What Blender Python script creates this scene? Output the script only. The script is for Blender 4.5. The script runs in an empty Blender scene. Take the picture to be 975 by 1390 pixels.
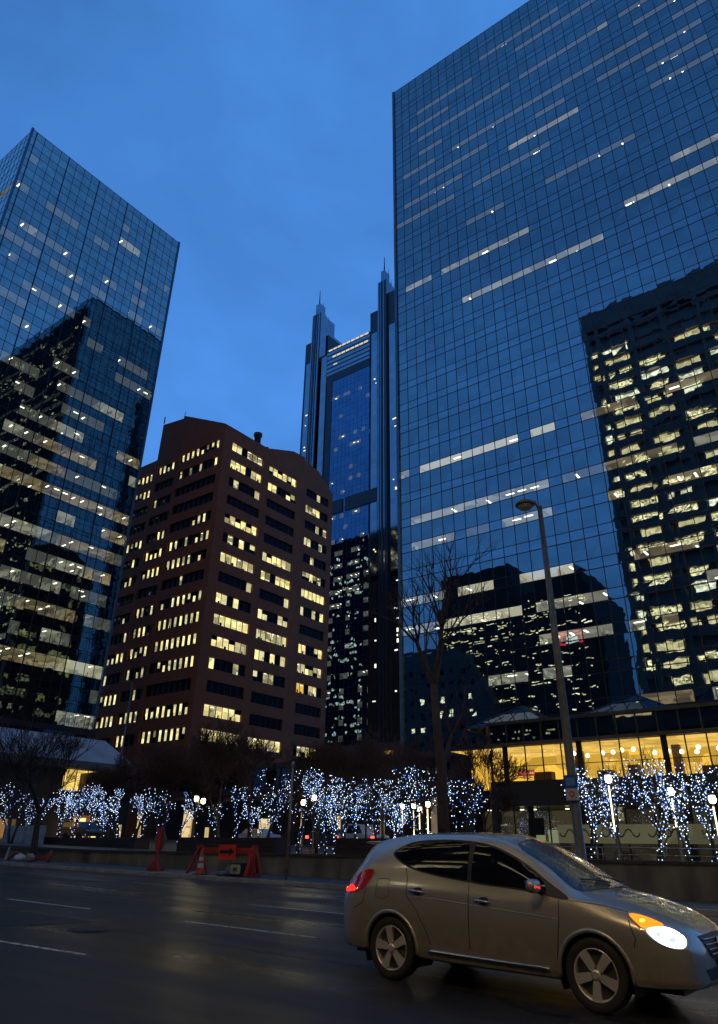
import bpy, bmesh, math, random
import numpy as np
from mathutils import Vector, Matrix
from mathutils.bvhtree import BVHTree

sc = bpy.context.scene
COL = sc.collection
rad = math.radians
SLOPE = 0.0176
def gz(x): return -SLOPE * x            # the street falls gently towards +X

# ------------------------------------------------------------------ camera
F_PX = 969.0
PITCH, ROLL, YAW = rad(27.414), rad(0.855), rad(37.384)
CAM = Vector((0, 0, 1.54))
_fh = Vector((-math.sin(YAW), math.cos(YAW), 0)); _r0 = Vector((math.cos(YAW), math.sin(YAW), 0)); _z = Vector((0, 0, 1))
W_ = _fh * math.cos(PITCH) + _z * math.sin(PITCH)
_up = -_fh * math.sin(PITCH) + _z * math.cos(PITCH)
R_ = _r0 * math.cos(ROLL) + _up * math.sin(ROLL)
U_ = -_r0 * math.sin(ROLL) + _up * math.cos(ROLL)
cd = bpy.data.cameras.new('camera'); cam = bpy.data.objects.new('camera', cd); COL.objects.link(cam)
m3 = Matrix((R_, U_, -W_)).transposed()
cam.matrix_world = Matrix.Translation(CAM) @ m3.to_4x4()
cd.sensor_fit = 'HORIZONTAL'; cd.sensor_width = 36.0; cd.lens = F_PX / 975.0 * 36.0
cd.shift_y = -45.0 / 975.0
cd.clip_start = 0.1; cd.clip_end = 3000
sc.camera = cam
def seen_area(pts):
    """area in picture units of a polygon as seen from the viewpoint, 0 when out of frame"""
    q = []
    for p in pts:
        v = Vector(p) - CAM; z = v.dot(W_)
        if z < 1: return 0
        q.append((487.5 + F_PX * v.dot(R_) / z, 650 - F_PX * v.dot(U_) / z))
    cx = sum(a for a, b in q) / len(q); cy = sum(b for a, b in q) / len(q)
    if not (0 < cx < 975 and 0 < cy < 1390): return 0
    return abs(sum(q[i][0] * q[(i + 1) % len(q)][1] - q[(i + 1) % len(q)][0] * q[i][1] for i in range(len(q)))) / 2

# ------------------------------------------------------------------ objects
def tag(o, label=None, cat=None, group=None, kind=None):
    if label: o['label'] = label
    if cat: o['category'] = cat
    if group: o['group'] = group
    if kind: o['kind'] = kind
    return o
def empty(name, loc=(0, 0, 0), label=None, cat=None, group=None):
    o = bpy.data.objects.new(name, None); COL.objects.link(o); o.location = loc; o.empty_display_size = .2
    return tag(o, label, cat, group)
class MB:
    """collects faces in world coordinates; build() links ONE mesh object"""
    def __init__(s): s.v = []; s.f = []; s.m = []; s.sm = []
    def face(s, pts, m=0, smooth=False):
        n = len(s.v); s.v += [tuple(p) for p in pts]; s.f.append(tuple(range(n, n + len(pts)))); s.m.append(m); s.sm.append(smooth)
    def box(s, a, b, m=0, top=None):
        x0, y0, z0 = a; x1, y1, z1 = b
        n = len(s.v)
        s.v += [(x0, y0, z0), (x1, y0, z0), (x1, y1, z0), (x0, y1, z0), (x0, y0, z1), (x1, y0, z1), (x1, y1, z1), (x0, y1, z1)]
        for q in ((0, 3, 2, 1), (4, 5, 6, 7), (0, 1, 5, 4), (1, 2, 6, 5), (2, 3, 7, 6), (3, 0, 4, 7)):
            s.f.append(tuple(n + i for i in q)); s.m.append(m); s.sm.append(False)
    def obox(s, o, u, v, w, m=0):
        """oriented box: corner o and three edge vectors"""
        o, u, v, w = Vector(o), Vector(u), Vector(v), Vector(w)
        n = len(s.v)
        s.v += [tuple(p) for p in (o, o + u, o + u + v, o + v, o + w, o + u + w, o + u + v + w, o + v + w)]
        for q in ((0, 3, 2, 1), (4, 5, 6, 7), (0, 1, 5, 4), (1, 2, 6, 5), (2, 3, 7, 6), (3, 0, 4, 7)):
            s.f.append(tuple(n + i for i in q)); s.m.append(m); s.sm.append(False)
    def prism(s, poly, axis, a, b, m=0):
        """poly of 2D points extruded along axis 0/1/2 from a to b"""
        def P(p, t):
            l = list(p); l.insert(axis, t); return tuple(l)
        n = len(s.v); k = len(poly)
        s.v += [P(p, a) for p in poly] + [P(p, b) for p in poly]
        s.f.append(tuple(n + i for i in range(k))[::-1]); s.f.append(tuple(n + k + i for i in range(k)))
        s.m += [m, m]; s.sm += [False, False]
        for i in range(k):
            j = (i + 1) % k
            s.f.append((n + i, n + j, n + k + j, n + k + i)); s.m.append(m); s.sm.append(False)
    def tube(s, pts, rads, n=6, m=0, cap=True, smooth=True):
        pts = [Vector(p) for p in pts]
        base = len(s.v); a = None
        for i, p in enumerate(pts):
            d = (pts[min(i + 1, len(pts) - 1)] - pts[max(i - 1, 0)])
            if d.length < 1e-9: d = Vector((0, 0, 1))
            d.normalize()
            if a is None:
                a = d.orthogonal().normalized()
            else:
                a = a - d * a.dot(d)
                a = a.normalized() if a.length > 1e-6 else d.orthogonal().normalized()
            b = d.cross(a)
            for j in range(n):
                t = 2 * math.pi * j / n
                s.v.append(tuple(p + (a * math.cos(t) + b * math.sin(t)) * rads[i]))
        for i in range(len(pts) - 1):
            for j in range(n):
                k = (j + 1) % n
                s.f.append((base + i * n + j, base + i * n + k, base + (i + 1) * n + k, base + (i + 1) * n + j)); s.m.append(m); s.sm.append(smooth)
        if cap:
            s.f.append(tuple(base + j for j in range(n))[::-1]); s.m.append(m); s.sm.append(False)
            e = base + (len(pts) - 1) * n
            s.f.append(tuple(e + j for j in range(n))); s.m.append(m); s.sm.append(False)
    def lathe(s, c, prof, n=16, m=0):
        """profile (r, z) turned round the vertical through c"""
        base = len(s.v)
        for r, z in prof:
            for j in range(n):
                t = 2 * math.pi * j / n
                s.v.append((c[0] + r * math.cos(t), c[1] + r * math.sin(t), c[2] + z))
        for i in range(len(prof) - 1):
            for j in range(n):
                k = (j + 1) % n
                s.f.append((base + i * n + j, base + i * n + k, base + (i + 1) * n + k, base + (i + 1) * n + j)); s.m.append(m); s.sm.append(True)
    def octa(s, c, r, m=0):
        n = len(s.v); x, y, z = c
        s.v += [(x + r, y, z), (x - r, y, z), (x, y + r, z), (x, y - r, z), (x, y, z + r), (x, y, z - r)]
        for q in ((0, 2, 4), (2, 1, 4), (1, 3, 4), (3, 0, 4), (2, 0, 5), (1, 2, 5), (3, 1, 5), (0, 3, 5)):
            s.f.append(tuple(n + i for i in q)); s.m.append(m); s.sm.append(True)
    def build(s, name, mats, parent=None, kind=None, label=None, bevel=0):
        me = bpy.data.meshes.new(name)
        off = Vector((0, 0, 0))
        if parent is not None:
            off = parent.matrix_basis.translation.copy()
            pp = parent.parent
            while pp is not None: off += pp.matrix_basis.translation; pp = pp.parent
        me.from_pydata([(x - off.x, y - off.y, z - off.z) for x, y, z in s.v], [], s.f)
        if not isinstance(mats, (list, tuple)): mats = [mats]
        for mt in mats: me.materials.append(mt)
        me.polygons.foreach_set('material_index', s.m); me.polygons.foreach_set('use_smooth', s.sm)
        me.update()
        o = bpy.data.objects.new(name, me); COL.objects.link(o)
        if parent is not None: o.parent = parent
        if kind: o['kind'] = kind
        if label: o['label'] = label
        if bevel:
            b = o.modifiers.new('b', 'BEVEL'); b.width = bevel; b.segments = 2; b.limit_method = 'ANGLE'
        return o

def split_build(mb, name, mats, parent):
    """every box collected in mb becomes a part of its own"""
    for i in range(0, len(mb.v), 8):
        c = MB(); c.v = mb.v[i:i + 8]; k = i // 8 * 6
        c.f = [tuple(q - i for q in f) for f in mb.f[k:k + 6]]; c.m = mb.m[k:k + 6]; c.sm = mb.sm[k:k + 6]
        c.build(name, mats, parent)
# ------------------------------------------------------------------ materials
def mat(name):
    m = bpy.data.materials.new(name); m.use_nodes = True; nt = m.node_tree; nt.nodes.clear()
    out = nt.nodes.new('ShaderNodeOutputMaterial'); return m, nt, nt.nodes, nt.links, out
def noise_col(nt, c, amt, scale, detail=6, coord='Object', stretch=None):
    """colour varied by noise; returns a colour socket"""
    n, l = nt.nodes, nt.links
    tc = n.new('ShaderNodeTexCoord'); no = n.new('ShaderNodeTexNoise'); no.inputs['Scale'].default_value = scale; no.inputs['Detail'].default_value = detail
    src = tc.outputs[coord]
    if stretch:
        mp = n.new('ShaderNodeMapping'); mp.inputs['Scale'].default_value = stretch; l.new(src, mp.inputs['Vector']); src = mp.outputs[0]
    l.new(src, no.inputs['Vector'])
    r = n.new('ShaderNodeValToRGB'); r.color_ramp.elements[0].position = .3; r.color_ramp.elements[1].position = .7
    r.color_ramp.elements[0].color = tuple(x * (1 - amt) for x in c) + (1,); r.color_ramp.elements[1].color = tuple(min(1, x * (1 + amt)) for x in c) + (1,)
    l.new(no.outputs['Fac'], r.inputs['Fac']); return r.outputs['Color'], no
def solid(name, c, rough=.6, metal=0, amt=.2, scale=3, bump=0, coat=0, stretch=None, spec=.5):
    m, nt, n, l, out = mat(name); b = n.new('ShaderNodeBsdfPrincipled')
    cs, no = noise_col(nt, c, amt, scale, stretch=stretch); l.new(cs, b.inputs['Base Color'])
    b.inputs['Roughness'].default_value = rough; b.inputs['Metallic'].default_value = metal; b.inputs['Coat Weight'].default_value = coat
    b.inputs['Specular IOR Level'].default_value = spec
    if bump:
        bp = n.new('ShaderNodeBump'); bp.inputs['Distance'].default_value = bump; l.new(no.outputs['Fac'], bp.inputs['Height']); l.new(bp.outputs[0], b.inputs['Normal'])
    l.new(b.outputs[0], out.inputs[0]); return m
def emit(name, c, s, sampled=True):
    m, nt, n, l, out = mat(name); e = n.new('ShaderNodeEmission'); e.inputs[0].default_value = tuple(c) + (1,); e.inputs[1].default_value = s
    l.new(e.outputs[0], out.inputs[0])
    if not sampled: m.cycles.emission_sampling = 'NONE'
    return m
def room(name, c, s, scale=.8, lo=.25):
    """lit room behind a window: brightness broken up by furniture, blinds and partitions"""
    m, nt, n, l, out = mat(name); e = n.new('ShaderNodeEmission')
    tc = n.new('ShaderNodeTexCoord')
    mp = n.new('ShaderNodeMapping'); mp.inputs['Scale'].default_value = (scale, scale, scale * 1.4); l.new(tc.outputs['Object'], mp.inputs['Vector'])
    v = n.new('ShaderNodeTexVoronoi'); v.distance = 'CHEBYCHEV'; v.inputs['Scale'].default_value = 1.0; l.new(mp.outputs[0], v.inputs['Vector'])
    sp = n.new('ShaderNodeSeparateColor'); l.new(v.outputs['Color'], sp.inputs[0])
    mr = n.new('ShaderNodeMapRange'); mr.inputs['To Min'].default_value = lo * s; mr.inputs['To Max'].default_value = s; l.new(sp.outputs[0], mr.inputs['Value'])
    e.inputs[0].default_value = tuple(c) + (1,); l.new(mr.outputs[0], e.inputs[1])
    l.new(e.outputs[0], out.inputs[0]); m.cycles.emission_sampling = 'NONE'; return m
def facade_glass(name, tint, base, see=None, body=(.004, .007, .012), wave=.0017, wscale=.9, rough=.004):
    """reflective curtain wall glass. see = colour passed through (None: opaque backed pane)"""
    m, nt, n, l, out = mat(name)
    tc = n.new('ShaderNodeTexCoord')
    no = n.new('ShaderNodeTexNoise'); no.inputs['Scale'].default_value = wscale; no.inputs['Detail'].default_value = 1; l.new(tc.outputs['Object'], no.inputs['Vector'])
    bp = n.new('ShaderNodeBump'); bp.inputs['Distance'].default_value = wave; l.new(no.outputs['Fac'], bp.inputs['Height'])
    g = n.new('ShaderNodeBsdfGlossy'); g.inputs['Roughness'].default_value = rough
    g.inputs[0].default_value = tuple(tint) + (1,)
    l.new(bp.outputs[0], g.inputs['Normal'])
    sn = n.new('ShaderNodeVectorMath'); sn.operation = 'SNAP'; sn.inputs[1].default_value = (1.6667, 1.65, 1.87); l.new(tc.outputs['Object'], sn.inputs[0])
    wn = n.new('ShaderNodeTexWhiteNoise'); wn.noise_dimensions = '3D'; l.new(sn.outputs[0], wn.inputs['Vector'])
    mv = n.new('ShaderNodeMapRange'); mv.inputs['To Min'].default_value = .86; mv.inputs['To Max'].default_value = 1.04; l.new(wn.outputs['Value'], mv.inputs['Value'])
    mt_ = n.new('ShaderNodeMix'); mt_.data_type = 'RGBA'; mt_.blend_type = 'MULTIPLY'; mt_.inputs[0].default_value = 1; mt_.inputs[6].default_value = tuple(tint) + (1,); l.new(mv.outputs[0], mt_.inputs[7]); l.new(mt_.outputs[2], g.inputs[0])
    if see is None:
        u = n.new('ShaderNodeBsdfDiffuse'); cs, _ = noise_col(nt, body, .3, .15); l.new(cs, u.inputs[0])
    else:
        u = n.new('ShaderNodeBsdfTransparent'); u.inputs[0].default_value = tuple(see) + (1,)
    fr = n.new('ShaderNodeFresnel'); fr.inputs[0].default_value = 1.5
    mr = n.new('ShaderNodeMapRange'); mr.inputs['From Min'].default_value = 0.04; mr.inputs['From Max'].default_value = 1
    mr.inputs['To Min'].default_value = base; mr.inputs['To Max'].default_value = 1; l.new(fr.outputs[0], mr.inputs['Value'])
    mx = n.new('ShaderNodeMixShader'); l.new(mr.outputs[0], mx.inputs[0]); l.new(u.outputs[0], mx.inputs[1]); l.new(g.outputs[0], mx.inputs[2])
    l.new(mx.outputs[0], out.inputs[0]); return m

M = {}
M['frame'] = solid('dark_anodised_frame', (.006, .008, .012), .45, .4, amt=.2)
M['frame_pale'] = solid('grey_anodised_frame', (.09, .12, .15), .35, .7, amt=.2)
M['frame_mid'] = solid('bronze_anodised_frame', (.04, .045, .05), .4, .5)
M['core'] = solid('dark_core', (.006, .006, .007), .9)
M['glassR'] = facade_glass('blue_mirror_glass', (.54, .68, .70), .40)
M['visR'] = facade_glass('blue_mirror_vision_glass', (.58, .72, .76), .42)
M['seeR'] = facade_glass('blue_see_through_glass', (.54, .68, .70), .38, see=(.62, .66, .66))
M['glassL'] = facade_glass('teal_mirror_glass', (.72, .86, .84), .46)
M['visL'] = facade_glass('teal_mirror_vision_glass', (.78, .92, .88), .48)
M['seeL'] = facade_glass('teal_see_through_glass', (.72, .86, .84), .42, see=(.6, .66, .62))
M['glassC'] = facade_glass('navy_mirror_glass', (.26, .50, .78), .34)
M['frameC'] = solid('navy_frame', (.012, .03, .07), .4)
M['stripC'] = facade_glass('pale_blue_glass_strip', (.62, .74, .82), .42, rough=.05)
M['seeC'] = facade_glass('navy_see_through_glass', (.30, .46, .66), .30, see=(.6, .66, .66))
M['plain'] = facade_glass('clear_dark_glass', (.8, .85, .9), .10, see=(.8, .82, .8), wave=.001)
M['r_dim'] = room('room_dim', (.66, .68, .58), .30)
M['r_mid'] = room('room_mid', (.95, .92, .70), .75, scale=1.1, lo=.12)
M['r_bright'] = room('room_bright', (1, .90, .62), 1.05, lo=.4)
M['r_amber'] = room('room_amber', (1, .72, .38), .7, scale=1.1, lo=.15)
M['ceil_dim'] = emit('ceiling_dim', (.7, .72, .62), .19, False)
M['ceil_mid'] = room('ceiling_mid', (1, .95, .74), .62, scale=.5, lo=.45)
M['ceil_bright'] = emit('ceiling_bright', (1, .92, .66), 1.0, False)
M['ceil_amber'] = room('ceiling_amber', (1, .76, .42), .5, scale=.5, lo=.3)
M['fix'] = emit('ceiling_fixture', (1, .93, .70), 7.0, False)
M['stone'] = solid('dark_granite', (.025, .022, .02), .35, amt=.3, scale=2)
M['white'] = solid('white_paint', (.6, .6, .6), .5, amt=.1)

# ------------------------------------------------------------------ curtain-wall face
def wall_face(root, o, u, n, width, z0, nfl, fh, vis, pitch, mats, lit, frame, seed, fixt=.5, depth=4.5,
              major=None, panes_as_parts=100, frame_w=.07, start=0.0, fixlen=1.1, tiltamt=.0016, name='window_pane', doubles=False):
    """one facade: origin o (bottom near corner), unit direction u, outward normal n.
    lit(k, x) -> None or 'dim' 'mid' 'bright' 'amber' for the pane of floor k at distance x"""
    rng = random.Random(seed)
    o = Vector(o); u = Vector(u); n = Vector(n); up = Vector((0, 0, 1))
    edges = []
    if start > 0: edges.append((0, start))
    x = start
    while x + pitch <= width + 1e-3: edges.append((x, x + pitch)); x += pitch
    if width - x > .15: edges.append((x, width))
    panes = []            # (pts, matindex)
    inter = MB(); fixb = MB()
    SEE, VIS, SPAN = 0, 1, 2
    lvl = {'dim': 0, 'mid': 1, 'bright': 2, 'amber': 3}
    for k in range(nfl):
        zb = z0 + k * fh; zt = zb + vis; ze = zb + fh
        run = None
        for (xa, xb) in edges + [(None, None)]:
            st = lit(k, (xa + xb) / 2) if xa is not None else None
            if xa is not None:
                t = [rng.uniform(-1, 1) * tiltamt * pitch for _ in range(4)]
                def q(x_, z_, t_): return tuple(o + u * x_ + up * (z_ - o.z) + n * t_)
                panes.append(([q(xa, zb, t[0]), q(xb, zb, t[1]), q(xb, zt, t[2]), q(xa, zt, t[3])], SEE if st else VIS))
                t = [rng.uniform(-1, 1) * tiltamt * pitch for _ in range(4)]
                panes.append(([q(xa, zt, t[0]), q(xb, zt, t[1]), q(xb, ze, t[2]), q(xa, ze, t[3])], SPAN))
            if run and st != run[2]:
                a, b_, s_ = run
                li = lvl[s_]; P = lambda x_, d_, z_: tuple(o + u * x_ + up * (z_ - o.z) - n * d_)
                dd = depth + rng.uniform(-1, 1)
                inter.face([P(a, .06, zt - .02), P(b_, .06, zt - .02), P(b_, dd, zt - .02), P(a, dd, zt - .02)], 4 + li)
                inter.face([P(a, dd, zb + .02), P(b_, dd, zb + .02), P(b_, dd, zt - .02), P(a, dd, zt - .02)], li)
                inter.face([P(a, .06, zb + .02), P(a, dd, zb + .02), P(a, dd, zt - .02), P(a, .06, zt - .02)], li)
                inter.face([P(b_, .06, zb + .02), P(b_, dd, zb + .02), P(b_, dd, zt - .02), P(b_, .06, zt - .02)], li)
                inter.face([P(a, .06, zb + .02), P(b_, .06, zb + .02), P(b_, dd, zb + .02), P(a, dd, zb + .02)], 8)
                # partitions and fittings
                xx = a + rng.uniform(.3, pitch)
                if rng.random() < .5: xx = a + pitch * .5
                step = pitch * rng.choice((1, 1, 2))
                while xx < b_ - .2:
                    if rng.random() < fixt:
                        d0 = .6 + rng.uniform(0, .5) + (depth * .35 if rng.random() < .3 else 0)
                        vert = rng.random() < .7
                        ln = fixlen
                        if vert: fixb.obox(P(xx, d0 + ln, zt - .12), u * .22, n * ln, up * .06)
                        else: fixb.obox(P(xx - ln / 2, d0 + .22, zt - .12), u * ln, n * .22, up * .06)
                        if doubles and rng.random() < .5: fixb.obox(P(xx + .1, d0 + 2.2 + ln, zt - .12), u * .22, n * ln, up * .06)
                    if rng.random() < .18:
                        inter.obox(P(xx + .3, depth - .3, zb + .03), u * .12, n * (depth - 1), up * (vis - .08), li)
                    if rng.random() < .3:
                        inter.obox(P(xx, 2.2, zb + .03), u * rng.uniform(.5, 1.3), n * .6, up * rng.uniform(.4, .9), 8)
                    xx += step
                run = None
            if st and not run: run = [xa, xb, st]
            elif st: run[1] = xb
    mats3 = [mats[0], mats[1], mats[2]]
    # the largest panes are parts of their own, the others one part
    if panes_as_parts:
        order = sorted(range(len(panes)), key=lambda i: -seen_area(panes[i][0]))[:panes_as_parts]
    else: order = []
    big = set(order)
    rest = MB()
    for i, (p, mi) in enumerate(panes):
        if i in big:
            b = MB(); b.face(p, 0); b.build(name, mats3[mi], root)
        else: rest.face(p, mi)
    rest.build(name + 's', mats3, root, kind='stuff')
    # bars
    fb = MB(); fw = frame_w
    xs = sorted(set([round(e[0], 4) for e in edges] + [round(edges[-1][1], 4)]))
    ztop = z0 + nfl * fh
    for i, x_ in enumerate(xs):
        w = fw
        if major and (i - (1 if start > 0 else 0)) % major == 0: w = fw * 2.2
        fb.obox(tuple(o + u * (x_ - w / 2) + up * (z0 - o.z) - n * .04), u * w, n * (.07 if w == fw else .11), up * (ztop - z0))
    for k in range(nfl + 1):
        for zz, w in (((z0 + k * fh), fw * 1.25), ((z0 + k * fh + vis), fw)):
            if zz <= ztop + .01: fb.obox(tuple(o + up * (zz - w / 2 - o.z) - n * .04), u * width, n * .058, up * w)
    fb.build('mullion', frame, root, kind='stuff')
    if inter.v:
        inter.build('office_interior', [M['r_dim'], M['r_mid'], M['r_bright'], M['r_amber'], M['ceil_dim'], M['ceil_mid'], M['ceil_bright'], M['ceil_amber'], M['core']], root)
    if fixb.v: fixb.build('ceiling_light', M['fix'], root, kind='stuff')

# ================================================================== RIGHT GLASS TOWER
RT = empty('glass_office_tower', (-50, 75, 0), 'tall blue mirror-glass office tower rising beyond the top right of the frame', 'office tower')
b = MB(); b.box((-49.0, 80.2, 0), (19.2, 109, 134.0)); b.box((-49.8, 75.6, 134.2), (19.8, 109.8, 134.9)); b.build('core', M['core'], RT)
KS = 11                                     # floors below the reference sill at z 48.1
RUN = {7: [(-38.5, -16.6, 'mid')], 9: [(-48, -43, 'mid'), (-41.7, -26.4, 'mid'), (-6.8, 15, 'mid')], 8: [(-12.9, 12, 'mid')],
       0: [(-50, -48, 'mid'), (-46.5, -31.5, 'bright'), (-30, -26.4, 'bright'), (-22.5, -17, 'amber'), (-14, -6, 'amber')],
       -2: [(-48, -39, 'mid'), (-37.5, -28.5, 'mid'), (-27, -22, 'dim'), (-21, -14, 'amber'), (-12, -2, 'mid')],
       -3: [(-48, -42, 'mid'), (-40, -36, 'dim'), (-35, -28, 'mid'), (-22, -20, 'amber'), (-15, -9, 'amber')],
       -5: [(-50, -42.5, 'mid'), (-41.5, -36.6, 'bright'), (-33.5, -27, 'bright'), (-20, -14, 'amber')],
       -6: [(-49.8, -44, 'mid'), (-43, -33.5, 'bright'), (-31.5, -22.5, 'mid'), (-14, -6, 'mid')],
       -7: [(-32, -24, 'mid'), (-22, -20, 'mid'), (-19, -16, 'amber')], -8: [(-38, -34, 'mid'), (-32, -29, 'mid'), (-12, -4, 'amber')],
       -9: [(-22, -17, 'amber'), (-15, -12, 'mid')]}
_rr = random.Random(5)
TOPR = {}
for k in range(10, 23):
    runs = []; x = -50 + _rr.uniform(0, 6)
    while x < 18:
        w = _rr.uniform(4, 16)
        if _rr.random() < (.62 if k > 12 else .35): runs.append((x, x + w, 'dim'))
        x += w + _rr.uniform(1, 8)
    TOPR[k] = runs
TOPR[14] += [(-27.7, -16.2, 'mid')]; TOPR[18] += [(-33, -26, 'dim'), (-20, -10, 'mid')]; TOPR[16] += [(-49, -42, 'dim')]
def litR(k, x):
    kk = k - KS; X = -50 + x
    for a, c, s in RUN.get(kk, []) + TOPR.get(kk, []):
        if a <= X <= c: return s
    return None
wall_face(RT, (-50, 75, 6.87), (1, 0, 0), (0, -1, 0), 70.0, 48.1 - 11 * 3.748, 34, 3.748, 1.24, 1.6667,
          (M['seeR'], M['visR'], M['glassR']), litR, M['frame'], 11, fixt=.62, panes_as_parts=100, frame_w=.085)
wall_face(RT, (-50.01, 110, 6.87), (0, -1, 0), (-1, 0, 0), 35.0, 48.1 - 11 * 3.748, 34, 3.748, 1.24, 1.6667,
          (M['seeR'], M['visR'], M['glassR']), lambda k, x: None, M['frame'], 12, panes_as_parts=0, frame_w=.085)
b = MB(); b.box((-50.35, 74.75, 6.87), (-49.95, 75.25, 134.3)); b.box((20, 75, 6.87), (20.1, 110, 134.3)); b.box((-50, 110, 6.87), (20, 110.1, 134.3)); b.build('corner_trim', M['frame_pale'], RT)

# ================================================================== LEFT GLASS TOWER
LT = empty('glass_office_tower', (-100, 32, 0), 'teal mirror-glass tower at the left edge with many small ceiling lamps showing', 'office tower')
z0L = 16.9; fhL = (116.7 - z0L) / 27
b = MB(); b.box((-139, 37, 0), (-105.2, 61, 116)); b.box((-139.8, 32.2, 116.75), (-100.2, 65.5, 117.0)); b.build('core', M['core'], LT)
_rl = random.Random(21)
LL = {}
prob = {0: .6, 1: .8, 2: .97, 3: .6, 4: .85, 5: .92, 6: .75, 7: .9, 8: .55, 9: .98, 10: .8, 11: .7, 12: .6, 13: .65, 14: .7, 15: .6, 16: .45, 17: .45, 18: .4, 19: .45, 20: .6, 21: .6, 22: .45, 23: .5, 24: .2, 25: .12, 26: 0}
for k in range(27):
    r = []; x = _rl.uniform(0, 3)
    while x < 36:
        w = _rl.choice((1.66, 1.66, 3.3, 3.3, 5, 6.6)) if k not in (2, 9) else 9
        if _rl.random() < prob[k]:
            s = 'dim'
            if k <= 12: s = _rl.choice(('dim', 'dim', 'mid', 'amber')) if k not in (2, 9) else _rl.choice(('bright', 'amber', 'amber'))
            elif _rl.random() < .13: s = 'mid'
            r.append((x, x + w, s))
        x += w + (_rl.uniform(0, 4) if _rl.random() > prob[k] * (1.05 if k < 16 else .85) else 0)
    LL[k] = r
def litL(k, x):
    for a, c, s in LL[k]:
        if a <= x <= c: return s
wall_face(LT, (-100, 32, z0L), (0, 1, 0), (1, 0, 0), 33.9, z0L, 27, fhL, 2.0, 1.65, (M['seeL'], M['visL'], M['glassL']), litL, M['frame'], 31,
          fixt=.62, major=4, start=.85, panes_as_parts=100, frame_w=.075, depth=6, doubles=True, fixlen=.85)
wall_face(LT, (-140, 32, z0L), (1, 0, 0), (0, -1, 0), 40, z0L, 27, fhL, 2.0, 1.65, (M['seeL'], M['visL'], M['glassL']),
          lambda k, x: 'mid' if (k * 5 + int(x / 4)) % 8 == 0 and x < 30 else None, M['frame'], 32, panes_as_parts=0, frame_w=.11)
b = MB()
b.box((-100.25, 31.7, z0L), (-99.85, 32.12, 116.9)); b.box((-100.25, 65.75, z0L), (-99.85, 66.15, 116.9))
b.box((-140, 66, z0L), (-100, 66.1, 116.9)); b.box((-140.1, 32, z0L), (-140, 66, 116.9))
b.build('corner_trim', M['frame_pale'], LT)
b = MB(); b.box((-140, 32, 16.1), (-100, 66, 16.85)); b.build('soffit', M['stone'], LT)
for x, y in ((-102, 33), (-102, 43.5), (-102, 54), (-102, 64.2), (-112, 33), (-124, 33), (-136, 33)):
    b = MB(); b.box((x, y, 0), (x + 1.2, y + 1.2, 16.1)); b.build('column', M['stone'], LT)

# ================================================================== BROWN OFFICE BLOCK
brick = solid('brown_precast', (.27, .070, .016), .75, amt=.16, scale=.5, bump=.01)
BR = empty('brown_office_block', (-100.5, 85, 0), 'squat brown office block with rows of yellow lit windows and a chimney', 'office block')
FH = 4.125; S15 = 17.9; WH = 2.05
wb = MB(); frb = []
blind = room('window_lit', (1, .84, .34), 1.5, scale=.55, lo=.42)
blind2 = room('window_lit_pale', (.95, .86, .46), .95, scale=.55, lo=.15)
blind3 = emit('window_lit_orange', (1, .62, .14), .8, False)
wdark = facade_glass('dark_window_glass', (.22, .24, .26), .02, body=(.004, .004, .005), wave=.001)
wframe = solid('dark_window_frame', (.02, .012, .008), .5)
winlamp = emit('office_ceiling_lamp', (1, .95, .78), 3.2, False); winblind = emit('lit_roller_blind', (1, .80, .42), .62, False); winfurn = solid('window_furniture', (.03, .02, .015), .8)
winmats = [wframe, wdark, blind, blind2, blind3, winlamp, winblind, winfurn]
rb = random.Random(77)
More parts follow.
